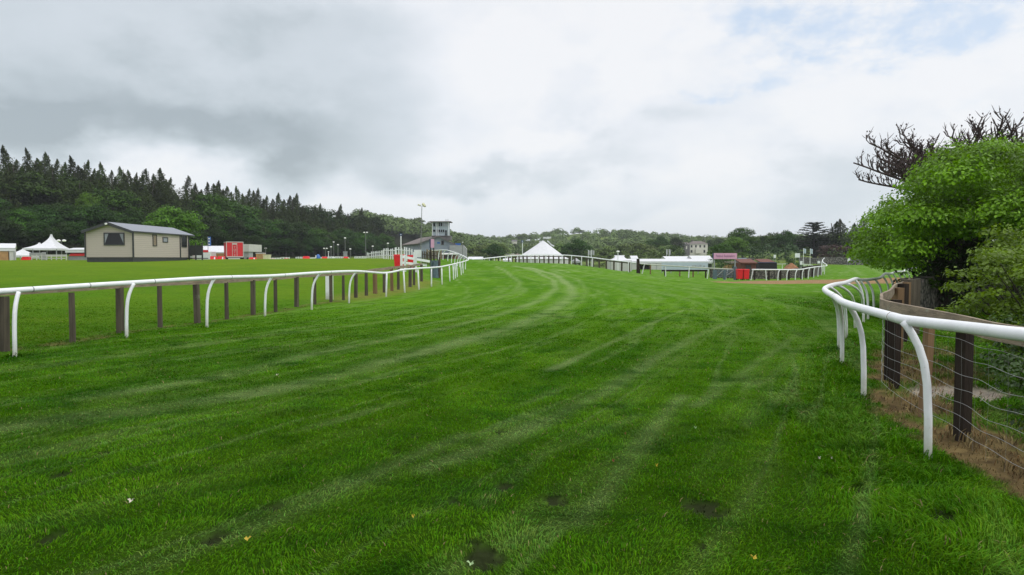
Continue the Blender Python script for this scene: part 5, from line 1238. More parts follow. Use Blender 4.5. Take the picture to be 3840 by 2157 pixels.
# long low white barrier line with hurdles
picket('barrier', 'low white barrier running from the skip to the first double rail', [G(1014, 101), G(1052, 101)], .3, 5)
picket('barrier', 'thin white double rail left of the largest red block', [G(1053, 103), G(1085, 103)], .42, 4)
picket('barrier', 'white barrier meeting the largest red block', [G(1110, 102), G(1138, 102)], .42, 4)
picket('barrier', 'low white barrier between the largest red block and the blue dome', [G(1162, 101), G(1206, 101)], .22, 6)
picket('barrier', 'low white barrier leading up to the grey cabinet', [G(1230, 101), G(1290, 101)], .3, 8)
t = thing('parked_car', 'white car roof just visible left of the grey cabinet', 'car', G(1278, 124)); g = G(1278, 124)
def car(t, g, L=3.9, h=1.38, m='pvc_far', d=112.0, rz=0):
    b = MB(); y = g.y; b.prism([(g.x - L / 2, y, g.z + .3), (g.x + L / 2, y, g.z + .3), (g.x + L / 2, y, g.z + .75), (g.x + L * .36, y, g.z + .88), (g.x + L * .2, y, g.z + h), (g.x - L * .24, y, g.z + h), (g.x - L * .42, y, g.z + .9), (g.x - L / 2, y, g.z + .8)], (0, 1.65, 0)); b.build('body', M[m], t)
    b = MB(); b.prism([(g.x + L * .32, y - .015, g.z + .9), (g.x + L * .18, y - .015, g.z + h - .08), (g.x - L * .22, y - .015, g.z + h - .08), (g.x - L * .36, y - .015, g.z + .92)], (0, 1.68, 0)); b.build('windows', M['glass'], t)
    for sx in (-.32, .32):
        for yy in (y + .02, y + 1.5): MB().tube([(g.x + L * sx, yy - .05, g.z + .32), (g.x + L * sx, yy + .18, g.z + .32)], .32, 12).build('wheel', M['black'], t)
car(t, g)
t = thing('parked_car', 'white car roof showing between the lamp posts right of the blue dome', 'car', G(1228, 125)); car(t, G(1228, 125))
lamp_post(1232, 108, 945, 'thin white marker post with a red top among the lamp posts', 1, 'pvc_far', .05, .14, group=None, name='marker_post')

# white picket wing rails left of the barn
picket('picket_fence', 'rising white picket fence, first and lowest of the three by the barn', [G(1376, 104), G(1395, 100), G(1420, 94), G(1436, 90)], 1.05, 9, w=.10, seed=2)
picket('picket_fence', 'white picket fence panel between the lowest and the tall one', [G(1440, 86), G(1482, 82)], 1.35, 6, w=.11, seed=3)
picket('picket_fence', 'tall white picket fence directly above the red wheelie bin', [G(1487, 80), G(1546, 76)], 1.5, 7, w=.12, seed=4)
picket('barrier', 'low white rail at the foot of the first picket fence', [G(1330, 100), G(1372, 98)], .4, 8)
panel('white_board', 'broad white board behind the small white gate', 'board', 1553, 1580, 73, 937, 965, 'pvc_far')
picket('post_fence', 'row of brown and white posts left of the pink and navy sign', [G(1584, 73), G(1612, 71), G(1640, 70)], 1.3, 8, 'wood', w=.11, seed=5)
picket('post_fence', 'dark timber palisade under the sign behind the hooked rail', [G(1600, 86), G(1655, 84)], 1.15, 12, 'woodgrey', w=.13, seed=6)

def wheelie(u0, u1, d, v_top, label, rz=0.0, k=1.0, wide=True):
    xa, xb = X(u0, d), X(u1, d); cx = (xa + xb) / 2; g = H(cx, d); zt = Z(v_top, d); h = zt - g; w = xb - xa; t = thing('wheelie_bin', label, 'bin', (cx, d, g)); dp = w * .85 if wide else w
    b = MB(); vs = []
    for z, s in ((.12, .84), (.16, .88), (h * .84, 1.0), (h * .86, 1.0)):
        for x_, y_ in ((-.5, -.5), (.5, -.5), (.5, .5), (-.5, .5)):
            x, y = x_ * w * s, y_ * dp * s; vs.append((cx + x * math.cos(rz) - y * math.sin(rz), d + x * math.sin(rz) + y * math.cos(rz), g + z))
    fs = [(3, 2, 1, 0), (12, 13, 14, 15)]
    for i in range(3):
        for j in range(4): fs.append((i * 4 + j, i * 4 + (j + 1) % 4, i * 4 + 4 + (j + 1) % 4, i * 4 + 4 + j))
    b.add(vs, fs); b.build('body', M['red'], t)
    b = MB(); b.box((cx, d, g + h * .91), (w * 1.06, dp * 1.06, h * .09), rz, None, .94); ld = b.build('lid', M['red'], t)
    b = MB(); a = Vector((cx - math.cos(rz) * w * .35, d - dp * .55, g + h * .87)); b.tube([a, a + Vector((w * .7 * math.cos(rz), w * .7 * math.sin(rz), 0))], .025, 6); b.build('handle', M['redpaint'], t)
    for sx in (-.36, .36):
        for sy in (-.36, .36): MB().tube([(cx + sx * w - .03, d + sy * dp, g + .08), (cx + sx * w + .03, d + sy * dp, g + .08)], .08, 9).build('wheel', M['black'], t)
    return t
wheelie(1478, 1520, 62, 952, 'red wheelie bin standing behind the small white gate', .12)
wheelie(1529, 1552, 63, 954, 'second red bin seen through the bars of the white gate', .3)
wheelie(2763, 2783.5, 70.2, 1007, 'red wheelie bin against the gatepost, left one of the adjoining pair', .0, wide=False)
wheelie(2786, 2807, 70.2, 1007.5, 'red wheelie bin, right one of the adjoining pair beside the brown crossing', .04, wide=False)
def white_gate():
    d0, d1 = 57.0, 60.5; a, c = G(1506, d0), G(1610, d1); t = thing('gate', 'small white two-bar gate in front of the red wheelie bin', 'gate', a)
    for vs_ in (((1506, 963, d0), (1611, 981, d1)), ((1506, 985, d0), (1600, 995, d1))):
        MB().bar(P(*vs_[0]), P(*vs_[1]), .05, .21).build('bar', M['pvc_far'], t)
    for u, d, v in ((1506, d0, 957), (1519, d0 + .4, 958), (1557, 58.6, 948)):
        g = G(u, d); MB().box((g.x, g.y - .05, (g.z + Z(v, d)) / 2), (.2 if u < 1550 else .3, .06, Z(v, d) - g.z + .1)).build('post', M['pvc_far'], t)
white_gate()
def sign(u0, u1, d, v0, v1, posts, label, side=.12, txt=None, m='pink'):
    xa, xb = X(u0, d), X(u1, d); z0, z1 = Z(v1, d), Z(v0, d); cx = (xa + xb) / 2; g = H(cx, d); t = thing('sign', label, 'sign', (cx, d, g))
    MB().box((cx, d, (z0 + z1) / 2), (xb - xa, .05, z1 - z0)).build('board', M[m], t)
    MB().box((xa - side / 2 - .01, d + .06, (z0 + z1) / 2), (side, .18, z1 - z0)).build('side_panel', M['navy'], t)
    for u, m2, w in posts:
        x = X(u, d); gg = H(x, d + .15); MB().box((x, d + .15, (gg + z1) / 2 - .05), (w, w, z1 - gg - .1)).build('post', M[m2], t)
    if txt: text_part(txt, .42, (cx, d - .03, (z0 + z1) / 2), t, 'ink', wmax=(xb - xa) * .80)
    return t
sign(2676, 2763, 75, 949.5, 971.5, [(2680, 'steel', .12), (2758, 'steel', .12)], 'long pink sign reading Paddock Bookmakers beside the gate', .09, 'Paddock Bookmakers')
sign(1616, 1628.5, 58, 897, 929.5, [(1614, 'wooddark', .08), (1626, 'wooddark', .08)], 'upright pink and navy sign on two dark posts left of the hooked rail', .10)
# blue-grey wrapped gatepost
g = G(1634, 51.0); t = thing('gatepost', 'blue-grey plastic wrapped gatepost by the end of the left fence', 'post', g)
MB().tube([g - Vector((0, 0, .1)), g + Vector((0, 0, .5)), g + Vector((.02, 0, 1.30))], [.22, .19, .17], 9).build('wrap', M['gate'], t)
MB().tube([g + Vector((-.3, .2, -.1)), g + Vector((-.28, .2, 1.30))], .13, 8).build('post', M['gate'], t)
MB().tube([g + Vector((.22, .2, .0)), g + Vector((.25, .2, 1.15)), g + Vector((.28, .2, 1.55))], [.12, .1, .05], 8).build('stump', M['wood'], t)
def steel_gate():
    d = 71.3; t = thing('gate', 'blue-grey wooden paddock gate in two leaves under the pink sign', 'gate', G(2717, d))
    for u0, u1 in ((2674, 2688), (2713, 2721), (2752, 2762)):
        x0, x1 = X(u0, d), X(u1, d); g = H((x0 + x1) / 2, d); MB().box(((x0 + x1) / 2, d, (g + Z(1012 if u0 != 2752 else 1000, d)) / 2 - .05), (x1 - x0, .2, Z(1012 if u0 != 2752 else 1000, d) - g + .1)).build('post', M['gate'], t)
    for (ua, ub) in ((2688, 2713), (2721, 2752)):
        for v in (1013, 1019, 1025, 1031, 1037): MB().box(((X(ua, d) + X(ub, d)) / 2, d, Z(v, d)), (X(ub, d) - X(ua, d), .05, .09)).build('rail', M['gate'], t)
        MB().bar((X(ua, d), d - .05, Z(1036, d)), (X(ub, d), d - .05, Z(1013, d)), .04, .07).build('brace', M['steel'], t)
steel_gate()
# clutter behind the gate
def shed(u0, u1, d, v0, v1, v2, label, m='brown', rm='brown', dep=2.2, name='shed'):
    xa, xb = X(u0, d), X(u1, d); cx = (xa + xb) / 2; g = H(cx, d); t = thing(name, label, 'shed', (cx, d, g)); zt, zm = Z(v0, d), Z(v1, d)
    MB().box((cx, d + dep / 2, (g + zm) / 2), (xb - xa, dep, zm - g)).build('wall', M[m], t)
    b = MB(); b.prism([(xa - .1, d - .25, zm - .12), (xa - .1, d + dep + .1, zt), (xa - .1, d + dep + .1, zt + .1), (xa - .1, d - .25, zm)], (xb - xa + .2, 0, 0)); b.build('roof', M[rm], t)
    MB().box((cx, d - .02, (g + zm) / 2 - .1), ((xb - xa) * .35, .04, (zm - g) * .75)).build('door', M['dark' if m != 'black' else 'grey'], t); return t
shed(2778, 2835, 84, 974, 985, 1012, 'reddish brown open-fronted shed behind the red bins')
shed(2853, 2902, 100, 974, 983, 1005, 'low red-brown shed behind the black box')
shed(2730, 2776, 92, 983, 988, 1012, 'tan timber shed half hidden by the pink sign tree', 'cardboard', 'wood')
shed(2778, 2806, 110, 970, 974, 1000, 'small blue-green cabin behind the reddish shed', 'gate', 'gate', 1.5)
b = MB(); d = 88; g = H(X(2880, d), d); b.box((X(2881, d), d + .8, (g + Z(985.5, d)) / 2), (X(2918, d) - X(2847, d), 1.6, Z(985.5, d) - g), 0, None, .93); t = thing('skip', 'large black tapered container left of the soil heap', 'container', (X(2881, d), d, g)); b.build('body', M['black'], t); MB().box((X(2881, d), d + .8, Z(985, d)), (X(2916, d) - X(2848, d), 1.55, .08)).build('rim', M['navy'], t)
b = MB(); q = random.Random(4); g = G(2966, 98); b.add(*(lambda rings: ([p for r in rings for p in r], [(i * 16 + j, i * 16 + (j + 1) % 16, (i + 1) * 16 + (j + 1) % 16, (i + 1) * 16 + j) for i in range(7) for j in range(16)] + [tuple(112 + j for j in range(16))]))([[(g.x + math.cos(j * .3927) * 1.85 * (1 - f) ** .8 * q.uniform(.92, 1.08) + .02, g.y + math.sin(j * .3927) * 1.6 * (1 - f) ** .8, g.z - .1 + 1.65 * f ** .9 * q.uniform(.95, 1.05)) for j in range(16)] for f in (0, .15, .3, .45, .6, .75, .88, .97)]))
tag(b.build('soil_heap', M['soil'], smooth=True), 'heap of brown soil behind the curved rail on the right', 'heap')
for u0, u1, d, v0, v1, l, m in [(2901, 2909, 118, 956, 968, 'small white board at the left end of a far white rail', 'pvc_far'), (2981, 2999, 118, 950, 966, 'large white square board standing right of the dark bush', 'pvc_far'), (3000, 3009, 104, 979, 993, 'tilted pale board leaning behind the soil heap', 'pvc_far'), (3066, 3075, 104, 979, 988, 'round-topped pale board beside the crooked rail tip', 'pvc_far'), (3178, 3188, 135, 969, 981, 'little white board against the far stone wall', 'pvc_far')]:
    panel('white_board', l, 'board', u0, u1, d, v0, v1, m)
flag(3012, 120, 931, 932, 950, .42, 'pale flag on a white pole, left one of the pair by the cedar', 'lightblue', 'pvc_far', rake=-.1)
flag(3037, 118, 932, 933, 951, .42, 'pale flag on a white pole, right one of the pair by the cedar', 'lightblue', 'pvc_far', rake=-.1)
picket('far_rail', 'thin white rail curving across the far paddock', [G(2772, 135), G(2840, 130), G(2905, 126), G(2960, 124), G(3010, 118), G(3045, 108)], 1.0, 14, w=.07, rails=(.95,), seed=8)
bush('clipped_bush', 'dark square clipped bush between the two sheds and the soil heap', [(X(2950, 108), X(2972, 108), 107, 109, -.3, 1.6, 26, .6)], 'under', .2, 60, 21)
bush('clipped_bush', 'small dark round bush beneath the large white square board', [(X(2988, 112), X(3003, 112), 111, 113, -.2, .9, 16, .5)], 'under', .2, 60, 22)
bush('rough_bush', 'dark green bush under the pink sign', [(X(2695, 86), X(2740, 86), 85, 89, -.5, 1.6, 40, .7)], 'under', .16, 60, 23)

# long white tents in the middle distance
pagoda('bell_tent', 'white flat-ridged tent with hollow curved roof right of the middle rail', 2284, 2361, 116, 957.5, 977, 4.2, walls=(0, 1, 2, 3), flat=.85, rz=.0, k=1.7, val=.15)
frame_tent('marquee', 'very long low white marquee behind the pale blue banner', 2357, 2672, 128, 971, 980.5, 7, op=[(2357, 2392, 'canvas2'), (2440, 2485, 'canvas2')])
frame_tent('tent', 'peaked white roof rising above the long low marquee', 2500, 2590, 140, 961, 973, 6)
frame_tent('tent', 'taller white block roof at the right end of the long marquee', 2597, 2672, 138, 958.5, 972, 5)
frame_tent('tent', 'small white boxy booth left of the thick gatepost', 2368, 2392, 150, 959, 970, 3)
t = thing('banner', 'long pale blue advertising banner fixed along the rail fence', 'banner', G(2565, 95)); d = 95; g = H(X(2565, d), d)
MB().box((X(2568, d), d, (Z(1014, d) + Z(985, d)) / 2), (X(2655, d) - X(2481, d), .05, Z(985, d) - Z(1014, d))).build('sheet', M['lightblue'], t)
for k in range(6): x = X(2483 + k * 34, d); MB().box((x, d + .08, (g + Z(985, d)) / 2), (.09, .09, Z(985, d) - g)).build('post', M['steel'], t)
b = MB(); q = random.Random(11); u = 2531
while u < 2640:
    w_ = q.choice((3, 4, 5, 7)); 
    if q.random() < .75: b.box((X(u + w_ / 2, d), d - .04, Z(998 + q.uniform(-1, 1), d)), (w_ / F * d * .9, .02, q.uniform(.10, .2)))
    u += w_ + q.choice((1.5, 2, 4))
b.prism([(X(2487, d), d - .04, Z(1001, d)), (X(2493, d), d - .04, Z(1001, d)), (X(2490, d), d - .04, Z(1009, d))], (0, .01, 0)); b.build('print', M['grey'], t)
flag(2206, 120, 938, 939, 956, .55, 'dark flag on a white pole, left one of the pair right of the marquee', 'grey', 'pvc_far', rake=-.1)
flag(2217, 118, 937, 938, 955, .5, 'dark flag on a white pole, right one of the pair right of the marquee', 'grey', 'pvc_far', rake=-.1)
flag(2499, 150, 935, 936, 955, .3, 'grey flag on a white pole, left one of the pair before the country house', 'grey', 'pvc_far')
flag(2509, 148, 935, 936, 955, .3, 'grey flag on a white pole, right one of the pair before the country house', 'grey', 'pvc_far')
lamp_post(2317, 100, 944, 'globe lamp on a thin pole in front of the flat-ridged tent', 1, 'pvc_far', .05, .26, group=None)
pagoda('gazebo', 'small dark grey pointed gazebo right of the marquee', 2148, 2171, 110, 968, 979, 3.0, cm='grey', rz=.1, k=1.0)
frame_tent('tent', 'small white tent left of the marquee behind the rail', 1888, 1921, 118, 970, 976, 4)
pagoda('tent', 'tiny white pyramid tent behind the rail left of the marquee', 1900, 1914, 124, 963, 969, 3, k=1.0)
frame_tent('marquee', 'flat white marquee roof just right of the hooked rail bend', 1756, 1808, 132, 963, 971, 5)

# the big marquee with its peak
def big_marquee():
    d = 138.0; xa, xb = X(1927, d), X(2134, d); px = X(2037, d); g = H(px, d); zt = Z(902, d); t = thing('marquee', 'big white peaked marquee with flags at its tip in the centre', 'marquee', (px, d, g))
    ze = Z(971, d); hw = (xb - xa) / 2; cx = (xa + xb) / 2; n = 28; vs = []; rings = 12
    for i in range(rings + 1):
        f = i / rings; rr = (1 - f) ** 1.0; sag = 1 - .06 * math.sin(f * math.pi)
        z = ze + (zt - ze) * (f ** 1.0 if f > .3 else f * (.72 + f * .93)); c_ = cx + (px - cx) * f
        for k in range(n):
            a = 2 * math.pi * k / n; sc = (1 + .025 * math.cos(a * 8)) if i == 0 else 1
            sx = abs(math.cos(a)) ** .75 * math.copysign(1, math.cos(a)); sy = abs(math.sin(a)) ** .75 * math.copysign(1, math.sin(a))
            vs.append((c_ + sx * hw * rr * sag * sc, d + sy * hw * .8 * rr * sag, z))
    fs = [(i * n + k, i * n + (k + 1) % n, (i + 1) * n + (k + 1) % n, (i + 1) * n + k) for i in range(rings) for k in range(n)]
    MB().add(vs, fs).build('roof', M['canvas'], t)
    vs = []; q = random.Random(2)
    for k in range(n):
        a = 2 * math.pi * k / n; sx = abs(math.cos(a)) ** .75 * math.copysign(1, math.cos(a)); sy = abs(math.sin(a)) ** .75 * math.copysign(1, math.sin(a))
        for z in (g - .3, ze + .05): vs.append((cx + sx * hw * (.97 if k % 2 else .95), d + sy * hw * .8 * .96, z))
    fs = [(2 * k, 2 * ((k + 1) % n), 2 * ((k + 1) % n) + 1, 2 * k + 1) for k in range(n)]
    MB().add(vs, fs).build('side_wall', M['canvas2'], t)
    MB().tube([(px, d, g), (px, d, zt + .3)], .08, 8).build('pole', M['steel'], t)
    for (u0, v0, u1, v1, w) in ((2036, 893, 2066, 892, .34), (2052, 904, 2078, 925, .3), (2023, 909, 2034, 907, .45)):
        a, c_ = P(u0, v0, d), P(u1, v1, d); b = MB(); pts = [a.lerp(c_, k / 6) + Vector((0, .1 * math.sin(k), .08 * math.sin(k * 1.3))) for k in range(7)]
        b.strip(pts, .04, w); b.build('pennant', M['canvas'], t)
    for (u, v, v2) in ((2037, 890, 902),):
        MB().tube([P(u, v, d), P(u, v2, d)], .04, 6).build('finial', M['steel'], t)
big_marquee()
lamp_post(1835 + 0, 130, 0 or 935, 'white pole with round blue-white disc left of the marquee', 1, 'pvc_far', .09, .24, group=None, name='course_marker') if False else None
def disc_post(u, d, v0, v1, label, r=.45):
    g = G(u, d); t = thing('course_marker', label, 'marker', g); zc = Z(v0, d)
    MB().tube([g - Vector((0, 0, .2)), Vector((g.x, d, zc - r))], .07, 7).build('pole', M['pvc_far'], t)
    MB().tube([(g.x, d - .04, zc), (g.x, d + .04, zc)], r, 16).build('disc', M['navy'], t)
    MB().tube([(g.x, d - .06, zc), (g.x, d - .042, zc)], r * .45, 12).build('emblem', M['lightblue'], t)
disc_post(1959, 118, 905, 957, 'white pole with a round dark disc immediately left of the marquee', .24)
disc_post(1504, 92, 880, 940, 'white pole with a round blue disc above the picket fence', .20)

# ------------------------------------------------------------------ buildings
def barn():
    d = 150.0; g = H(X(1640, d), d); xr = X(1645, d); zr = Z(887, d); xl, ze = X(1573, d), Z(914, d); xR, zeR = X(1712, d), Z(922, d)
    t = thing('barn', 'blue-grey stand building with brown-grey roof and an observation tower on top', 'building', (xr, d + 8, g)); L = 16.0; sx = X(1513, d) - xl
    yb = d + L; k = (d + L) / d
    MB().prism([(xl, d, g - .5), (xR, d, g - .5), (xR, d, zeR), (xr, d, zr - .1), (xl, d, ze)], (-6.0, L, 0)).build('wall', M['barn'], t)
    b = MB(); e = Vector((-6.0, L, 0))
    for A, Bz in (((xl - .35, ze - .12), (xr, zr)), ((xR + .35, zeR - .12), (xr, zr))):
        b.prism([(A[0], d - .35, A[1]), (Bz[0], d - .35, Bz[1]), (Bz[0], d - .35, Bz[1] + .16), (A[0], d - .35, A[1] + .16)], e * 1.04)
    b.build('roof', M['barnroof'], t)
    b = MB()
    for A in ((xl - .35, ze - .12), (xR + .35, zeR - .12)): b.prism([(A[0], d - .39, A[1] - .12), (xr, d - .39, zr - .12), (xr, d - .39, zr + .18), (A[0], d - .39, A[1] + .18)], (0, .035, 0))
    b.build('bargeboard', M['slate'], t)
    w = MB(); wx, wz = X(1660, d), Z(910.5, d); w.box((wx, d - .03, wz), (.62, .06, 1.0)); wo = w.build('window', M['slate'], t); MB().box((wx, d - .07, wz), (.42, .03, .8)).build('pane', M['glass'], wo)
    MB().box((X(1645, d), d - .03, Z(911, d)), (.6, .05, .35)).build('sign', M['blue'], t)
    MB().prism([(X(1573, d), d - .02, Z(940, d)), (X(1573, d), d - .02, Z(913, d)), (X(1571, d), d - .02, Z(913, d)), (X(1571, d), d - .02, Z(940, d))], (0, -.1, 0)).build('downpipe', M['slate'], t)
    # lean-to enclosure on the right
    MB().prism([(X(1690, d), d - 2.5, g - .3), (X(1752, d), d - 2.5, g - .3), (X(1752, d), d - 2.5, Z(934, d)), (X(1741, d), d - 2.5, Z(921, d)), (X(1690, d), d - 2.5, Z(921, d))], (0, 2.2, 0)).build('lean_to', M['canvas2' if False else 'grey'], t)
    MB().box((X(1715, d), d + 1.5, Z(917, d)), (1.15, .8, .55)).build('water_tank', M['blue'], t)
    # observation tower
    x0, x1 = X(1619, d), X(1681, d); z0, z1 = Z(884, d), Z(832, d); zc = (z0 + z1) / 2; dp = 3.4; y = d + 1.2
    tw = MB(); tw.box(((x0 + x1) / 2, y + dp / 2, zc), (x1 - x0 - .08, dp - .08, z1 - z0)); to = tw.build('tower', M['tower'], t)
    MB().box(((x0 + x1) / 2, y + dp / 2, z1 + .08), (X(1692, d) - X(1612, d), dp + 1.3, .16)).build('tower_roof', M['barnroof'], t)
    b = MB(); b.box(((x0 + x1) / 2 + .2, y + dp / 2, z0 - .5), (x1 - x0 + .5, dp + .4, 1.0)); b.build('tower_base', M['slate'], t)
    MB().box(((x0 + x1) / 2 + .1, y + dp / 2, z0 - .02), (X(1686, d) - X(1616, d), dp + .6, .12)).build('walkway', M['slate'], t)
    for (ua, ub, va, vb) in [(1623, 1631, 836, 849), (1636.5, 1639.5, 834, 847), (1642, 1649, 834, 848), (1650.5, 1657, 834, 848), (1658.5, 1665, 834, 848), (1666.5, 1675, 834, 848), (1622, 1631, 860, 869), (1636.5, 1639.5, 860, 870), (1642.5, 1649, 860, 870), (1651, 1657, 860, 870), (1658.5, 1665, 860, 870)]:
        xa, xb = X(ua, d), X(ub, d); w = MB(); w.box(((xa + xb) / 2, y - .02, (Z(va, d) + Z(vb, d)) / 2), (xb - xa, .06, Z(va, d) - Z(vb, d))); wo = w.build('window', M['tower'], t)
        MB().box(((xa + xb) / 2, y - .06, (Z(va, d) + Z(vb, d)) / 2), (xb - xa - .06, .03, Z(va, d) - Z(vb, d) - .06)).build('pane', M['steel' if ua > 1657 and va < 850 else 'glass'], wo)
    for u in (1620, 1634.5, 1641, 1680): MB().box((X(u, d), y - .06, zc), (.12, .12, z1 - z0 - .02)).build('mullion', M['pvc_far'], to)
    xa = X(1671, d); MB().box((xa, y - .05, Z(872.5, d)), (.34, .06, 1.15)).build('door', M['glass'], t)
    b = MB()
    for u in (1618, 1686): b.tube([(X(u, d), y - .5, z0 - .1), (X(u, d), y - .5, z0 + .62)], .03, 5)
    b.bar((X(1618, d), y - .5, z0 + .62), (X(1686, d), y - .5, z0 + .62), .05, .05); b.build('railing', M['steel'], t)
    b = MB()
    for u in (1668, 1673, 1678): b.tube([(X(u, d), y + .5, z1 + .1), (X(u, d), y + .5, Z(820 + (u % 2), d))], .03, 5)
    b.bar((X(1668, d), y + .5, Z(824, d)), (X(1679, d), y + .5, Z(824, d)), .04, .04); b.build('aerial', M['steel'], t)
barn()
shed(1690 - 42, 1712, 100, 951, 953, 975, 'long low dark red-brown shed behind the hooked rail bend', 'brown', 'canvas2', 2.5)
g = G(1577, 140); t = thing('speaker_mast', 'tall thin mast with horn loudspeakers left of the tower', 'mast', g); tp = P(1582, 776, 140)
MB().tube([g - Vector((0, 0, .3)), g.lerp(tp, .5), tp], [.11, .08, .06], 8).build('mast', M['pole'], t)
for dx, dz, rx in ((-.42, .35, .18), (.15, .42, .34), (.42, .15, .3)):
    b = MB(); c_ = tp + Vector((dx, 0, dz)); dv = Vector((.5 if dx > 0 else -.8, -.8, .1)).normalized(); b.tube([c_ - dv * .25, c_, c_ + dv * .4], [.08, .12, rx], 10); b.build('loudspeaker', M['cream'], t, smooth=True)
MB().bar(tp + Vector((-.5, 0, .12)), tp + Vector((.6, 0, .12)), .06, .06).build('bracket', M['pole'], t)
lamp_post(1735, 118, 909, 'thin pole with white tip right of the barn lean-to', 1, 'pole', .06, .12, group=None)
def house():
    d = 430.0; x0, x1 = X(2587, d), X(2653, d); g = min(H(x0, d), H(x1, d), Z(951, d)) - .5; ze, zr = Z(915, d), Z(904, d); t = thing('country_house', 'white two-storey country house with grey hipped roof among the far trees', 'house', ((x0 + x1) / 2, d + 4, g))
    W = x1 - x0; MB().box(((x0 + x1) / 2, d + 4, (g + ze) / 2), (W, 8, ze - g)).build('wall', M['render'], t)
    b = MB(); a = [(x0 - .4, d - .4, ze), (x1 + .4, d - .4, ze), (x1 + .4, d + 8.4, ze), (x0 - .4, d + 8.4, ze), (x0 + 3, d + 4, zr), (x1 - 3, d + 4, zr)]
    b.add(a, [(0, 1, 5, 4), (1, 2, 5), (2, 3, 4, 5), (3, 0, 4), (3, 2, 1, 0)]); rf = b.build('roof', M['barnroof'], t)
    for u in (2600, 2648): MB().box((X(u, d), d + 4, zr + .0), (.9, .8, 1.2)).build('chimney', M['barnroof'], rf)
    for u in (2593, 2609, 2625, 2641):
        MB().box((X(u, d), d - .03, Z(924, d)), (.95, .08, 1.5)).build('window', M['glass'], t)
        MB().box((X(u, d), d - .03, Z(943, d)), (1.1, .08, 1.7)).build('window', M['glass'], t)
    MB().box((X(2617, d), d - .5, Z(941, d)), (3.4, 1.0, 3.2)).build('porch', M['render'], t)
    # darker wing
    t2 = thing('house_wing', 'dark gabled stone wing with a long brown roof left of the white house', 'house', (X(2565, d), d + 3, g)); d2 = d - 6
    xa, xb = X(2564, d2), X(2584, d2); xm = (xa + xb) / 2; MB().prism([(xa, d2, g), (xb, d2, g), (xb, d2, Z(920, d2)), (xm, d2, Z(911, d2)), (xa, d2, Z(920, d2))], (0, 4, 0)).build('wall', M['slate'], t2)
    MB().box((xm, d2 - .03, Z(929, d2)), (.7, .06, 1.8)).build('window', M['render'], t2)
    b = MB(); b.prism([(X(2524, d), d + .5, Z(918, d)), (X(2524, d), d + 4, Z(909, d)), (X(2524, d), d + 7.5, Z(918, d))], (X(2585, d) - X(2524, d), 0, 0)); b.build('roof', M['barnroof'], t2)
    MB().box((X(2555, d), d + 4, (g + Z(918, d)) / 2), (X(2585, d) - X(2526, d), 6, Z(918, d) - g)).build('side_wall', M['barn'], t2)
house()
def cottages():
    d = 560.0; g = H(X(1930, d), d) - .5
    for k, (u0, u1, m, l) in enumerate([(1893, 1913, 'grey', 'grey bungalow with pale gable on the far slope, left of the pink ones'), (1913.4, 1934, 'render', 'whitish far cottage between the grey and the pink one'), (1934.4, 1949, 'pinkrender', 'pink far cottage at the right end of the row')]):
        x0, x1 = X(u0, d), X(u1, d); t = thing('cottage', l, 'house', ((x0 + x1) / 2, d, g)); ze, zr = Z(943, d), Z(936.5, d)
        MB().box(((x0 + x1) / 2, d + 3, (g + ze) / 2), (x1 - x0, 6, ze - g)).build('wall', M[m], t)
        MB().prism([(x0 - .2, d - .3, ze), (x0 - .2, d + 3, zr), (x0 - .2, d + 6.3, ze)], (x1 - x0 + .4, 0, 0)).build('roof', M['slate'], t)
        for u in (u0 + 5, u0 + 12): MB().box((X(u, d), d - .03, Z(948, d)), (.9, .06, .9)).build('window', M['glass'], t)
cottages()
g = G(1929, 640); t = thing('cottage', 'tiny pale house among trees high on the far hillside', 'house', g); MB().box((g.x, g.y, g.z + 6.5), (5, 4, 3)).build('wall', M['render'], t); MB().prism([(g.x - 2.7, g.y - 2.2, g.z + 8), (g.x - 2.7, g.y, g.z + 9.6), (g.x - 2.7, g.y + 2.2, g.z + 8)], (5.4, 0, 0)).build('roof', M['slate'], t)
# white upright marker in the left field behind the fence
g = G(1228, 27.5); t = thing('marker_board', 'white upright marker board behind the left fence', 'marker', g)
MB().box((g.x, g.y, g.z + .42), (.14, .03, 1.15)).build('board', M['pvc'], t); MB().tube([g + Vector((.23, 0, -.1)), g + Vector((.23, 0, 1.05))], .012, 6).build('stake', M['pvc'], t)

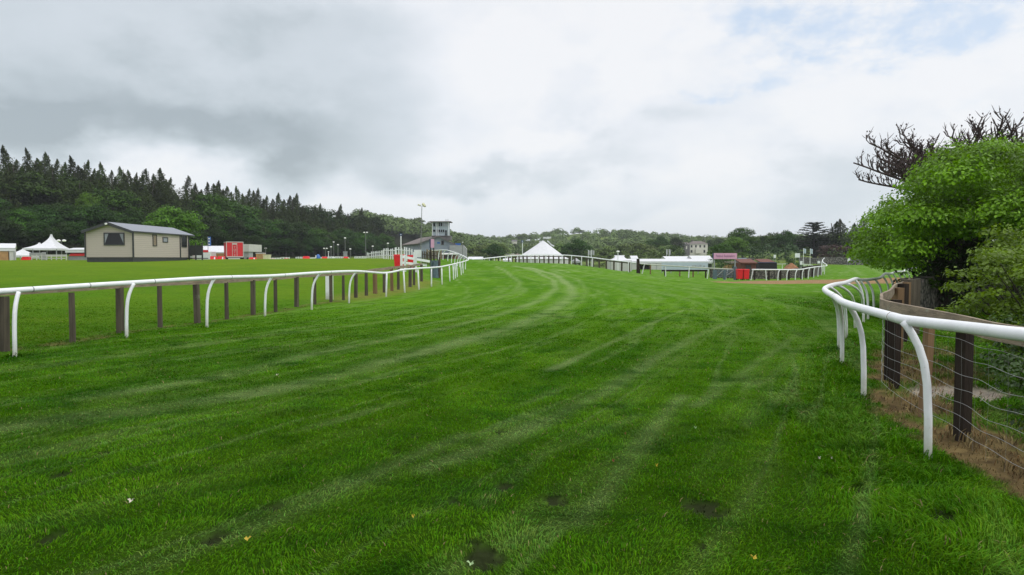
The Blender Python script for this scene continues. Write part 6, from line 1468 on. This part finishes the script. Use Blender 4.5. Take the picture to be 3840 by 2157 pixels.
# ------------------------------------------------------------------ air
def haze():
    m = bpy.data.materials.new('air'); m.use_nodes = True; t = NT(m.node_tree); t.n.remove(m.node_tree.nodes['Principled BSDF'])
    v = t.node('ShaderNodeVolumePrincipled'); v.inputs['Color'].default_value = (.82, .88, .95, 1); v.inputs['Density'].default_value = .00020; v.inputs['Anisotropy'].default_value = 0.0
    t.l.new(v.outputs[0], m.node_tree.nodes['Material Output'].inputs['Volume'])
    o = MB().box((0, 1590, 5.8), (12300, 3240, 118)).build('haze', m); o.location.z = 0; o['kind'] = 'stuff'; return o
haze()

# ------------------------------------------------------------------ fallen leaves and small litter on the turf
LM = {'yellow': mat('yellow_leaf', (.55, .40, .04), .6, .2, 40), 'rust': mat('rust_leaf', (.22, .05, .03), .6, .2, 40), 'pale': mat('pale_leaf', (.55, .50, .42), .7, .1, 40), 'green': mat('pale_green_leaf', (.35, .50, .25), .6, .1, 40)}
for u, v, s, c_, l in [(930, 2045, .075, 'yellow', 'yellow three-pointed fallen leaf near the lower left'), (2300, 1745, .05, 'rust', 'dark red fallen leaf on the pale streak'), (2462, 1768, .045, 'yellow', 'small yellow leaf right of the dark red leaf'), (2345, 1640, .035, 'rust', 'small brown leaf above the dark red leaf'),
                       (1550, 1962, .04, 'yellow', 'tiny orange leaf in the lower middle turf'), (1765, 2140, .08, 'green', 'pale green folded leaf at the bottom edge'), (2826, 2118, .07, 'yellow', 'ochre leaf at the bottom right'), (3072, 1740, .04, 'pale', 'small white flake on the turf left of the near rail post'), (3118, 1740, .025, 'pale', 'tiny white speck beside the small white flake'),
                       (2607, 1622, .055, 'green', 'pale round leaf right of the middle'), (1040, 1417, .07, 'pale', 'pale leaf on the upper left turf'), (493, 1903, .08, 'pale', 'whitish dead leaf at the lower left')]:
    x, y = hit(u, v); z = H(x, y) + .035; q = random.Random(u); a0 = q.uniform(0, 6.28); b = MB(); n = 12; vs = [(x, y, z)]
    for k in range(n):
        a = a0 + 2 * math.pi * k / n; r = s * .5 * (.5 if k % 2 else 1.0) * (.75 if k in (5, 6, 7) else 1) * .6; vs.append((x + math.cos(a) * r, y + math.sin(a) * r, z + .012 * math.cos(a * 2) + .004))
    b.add(vs, [(0, 1 + k, 1 + (k + 1) % n) for k in range(n)]); tag(b.build('fallen_leaf', LM[c_]), l, 'leaf')
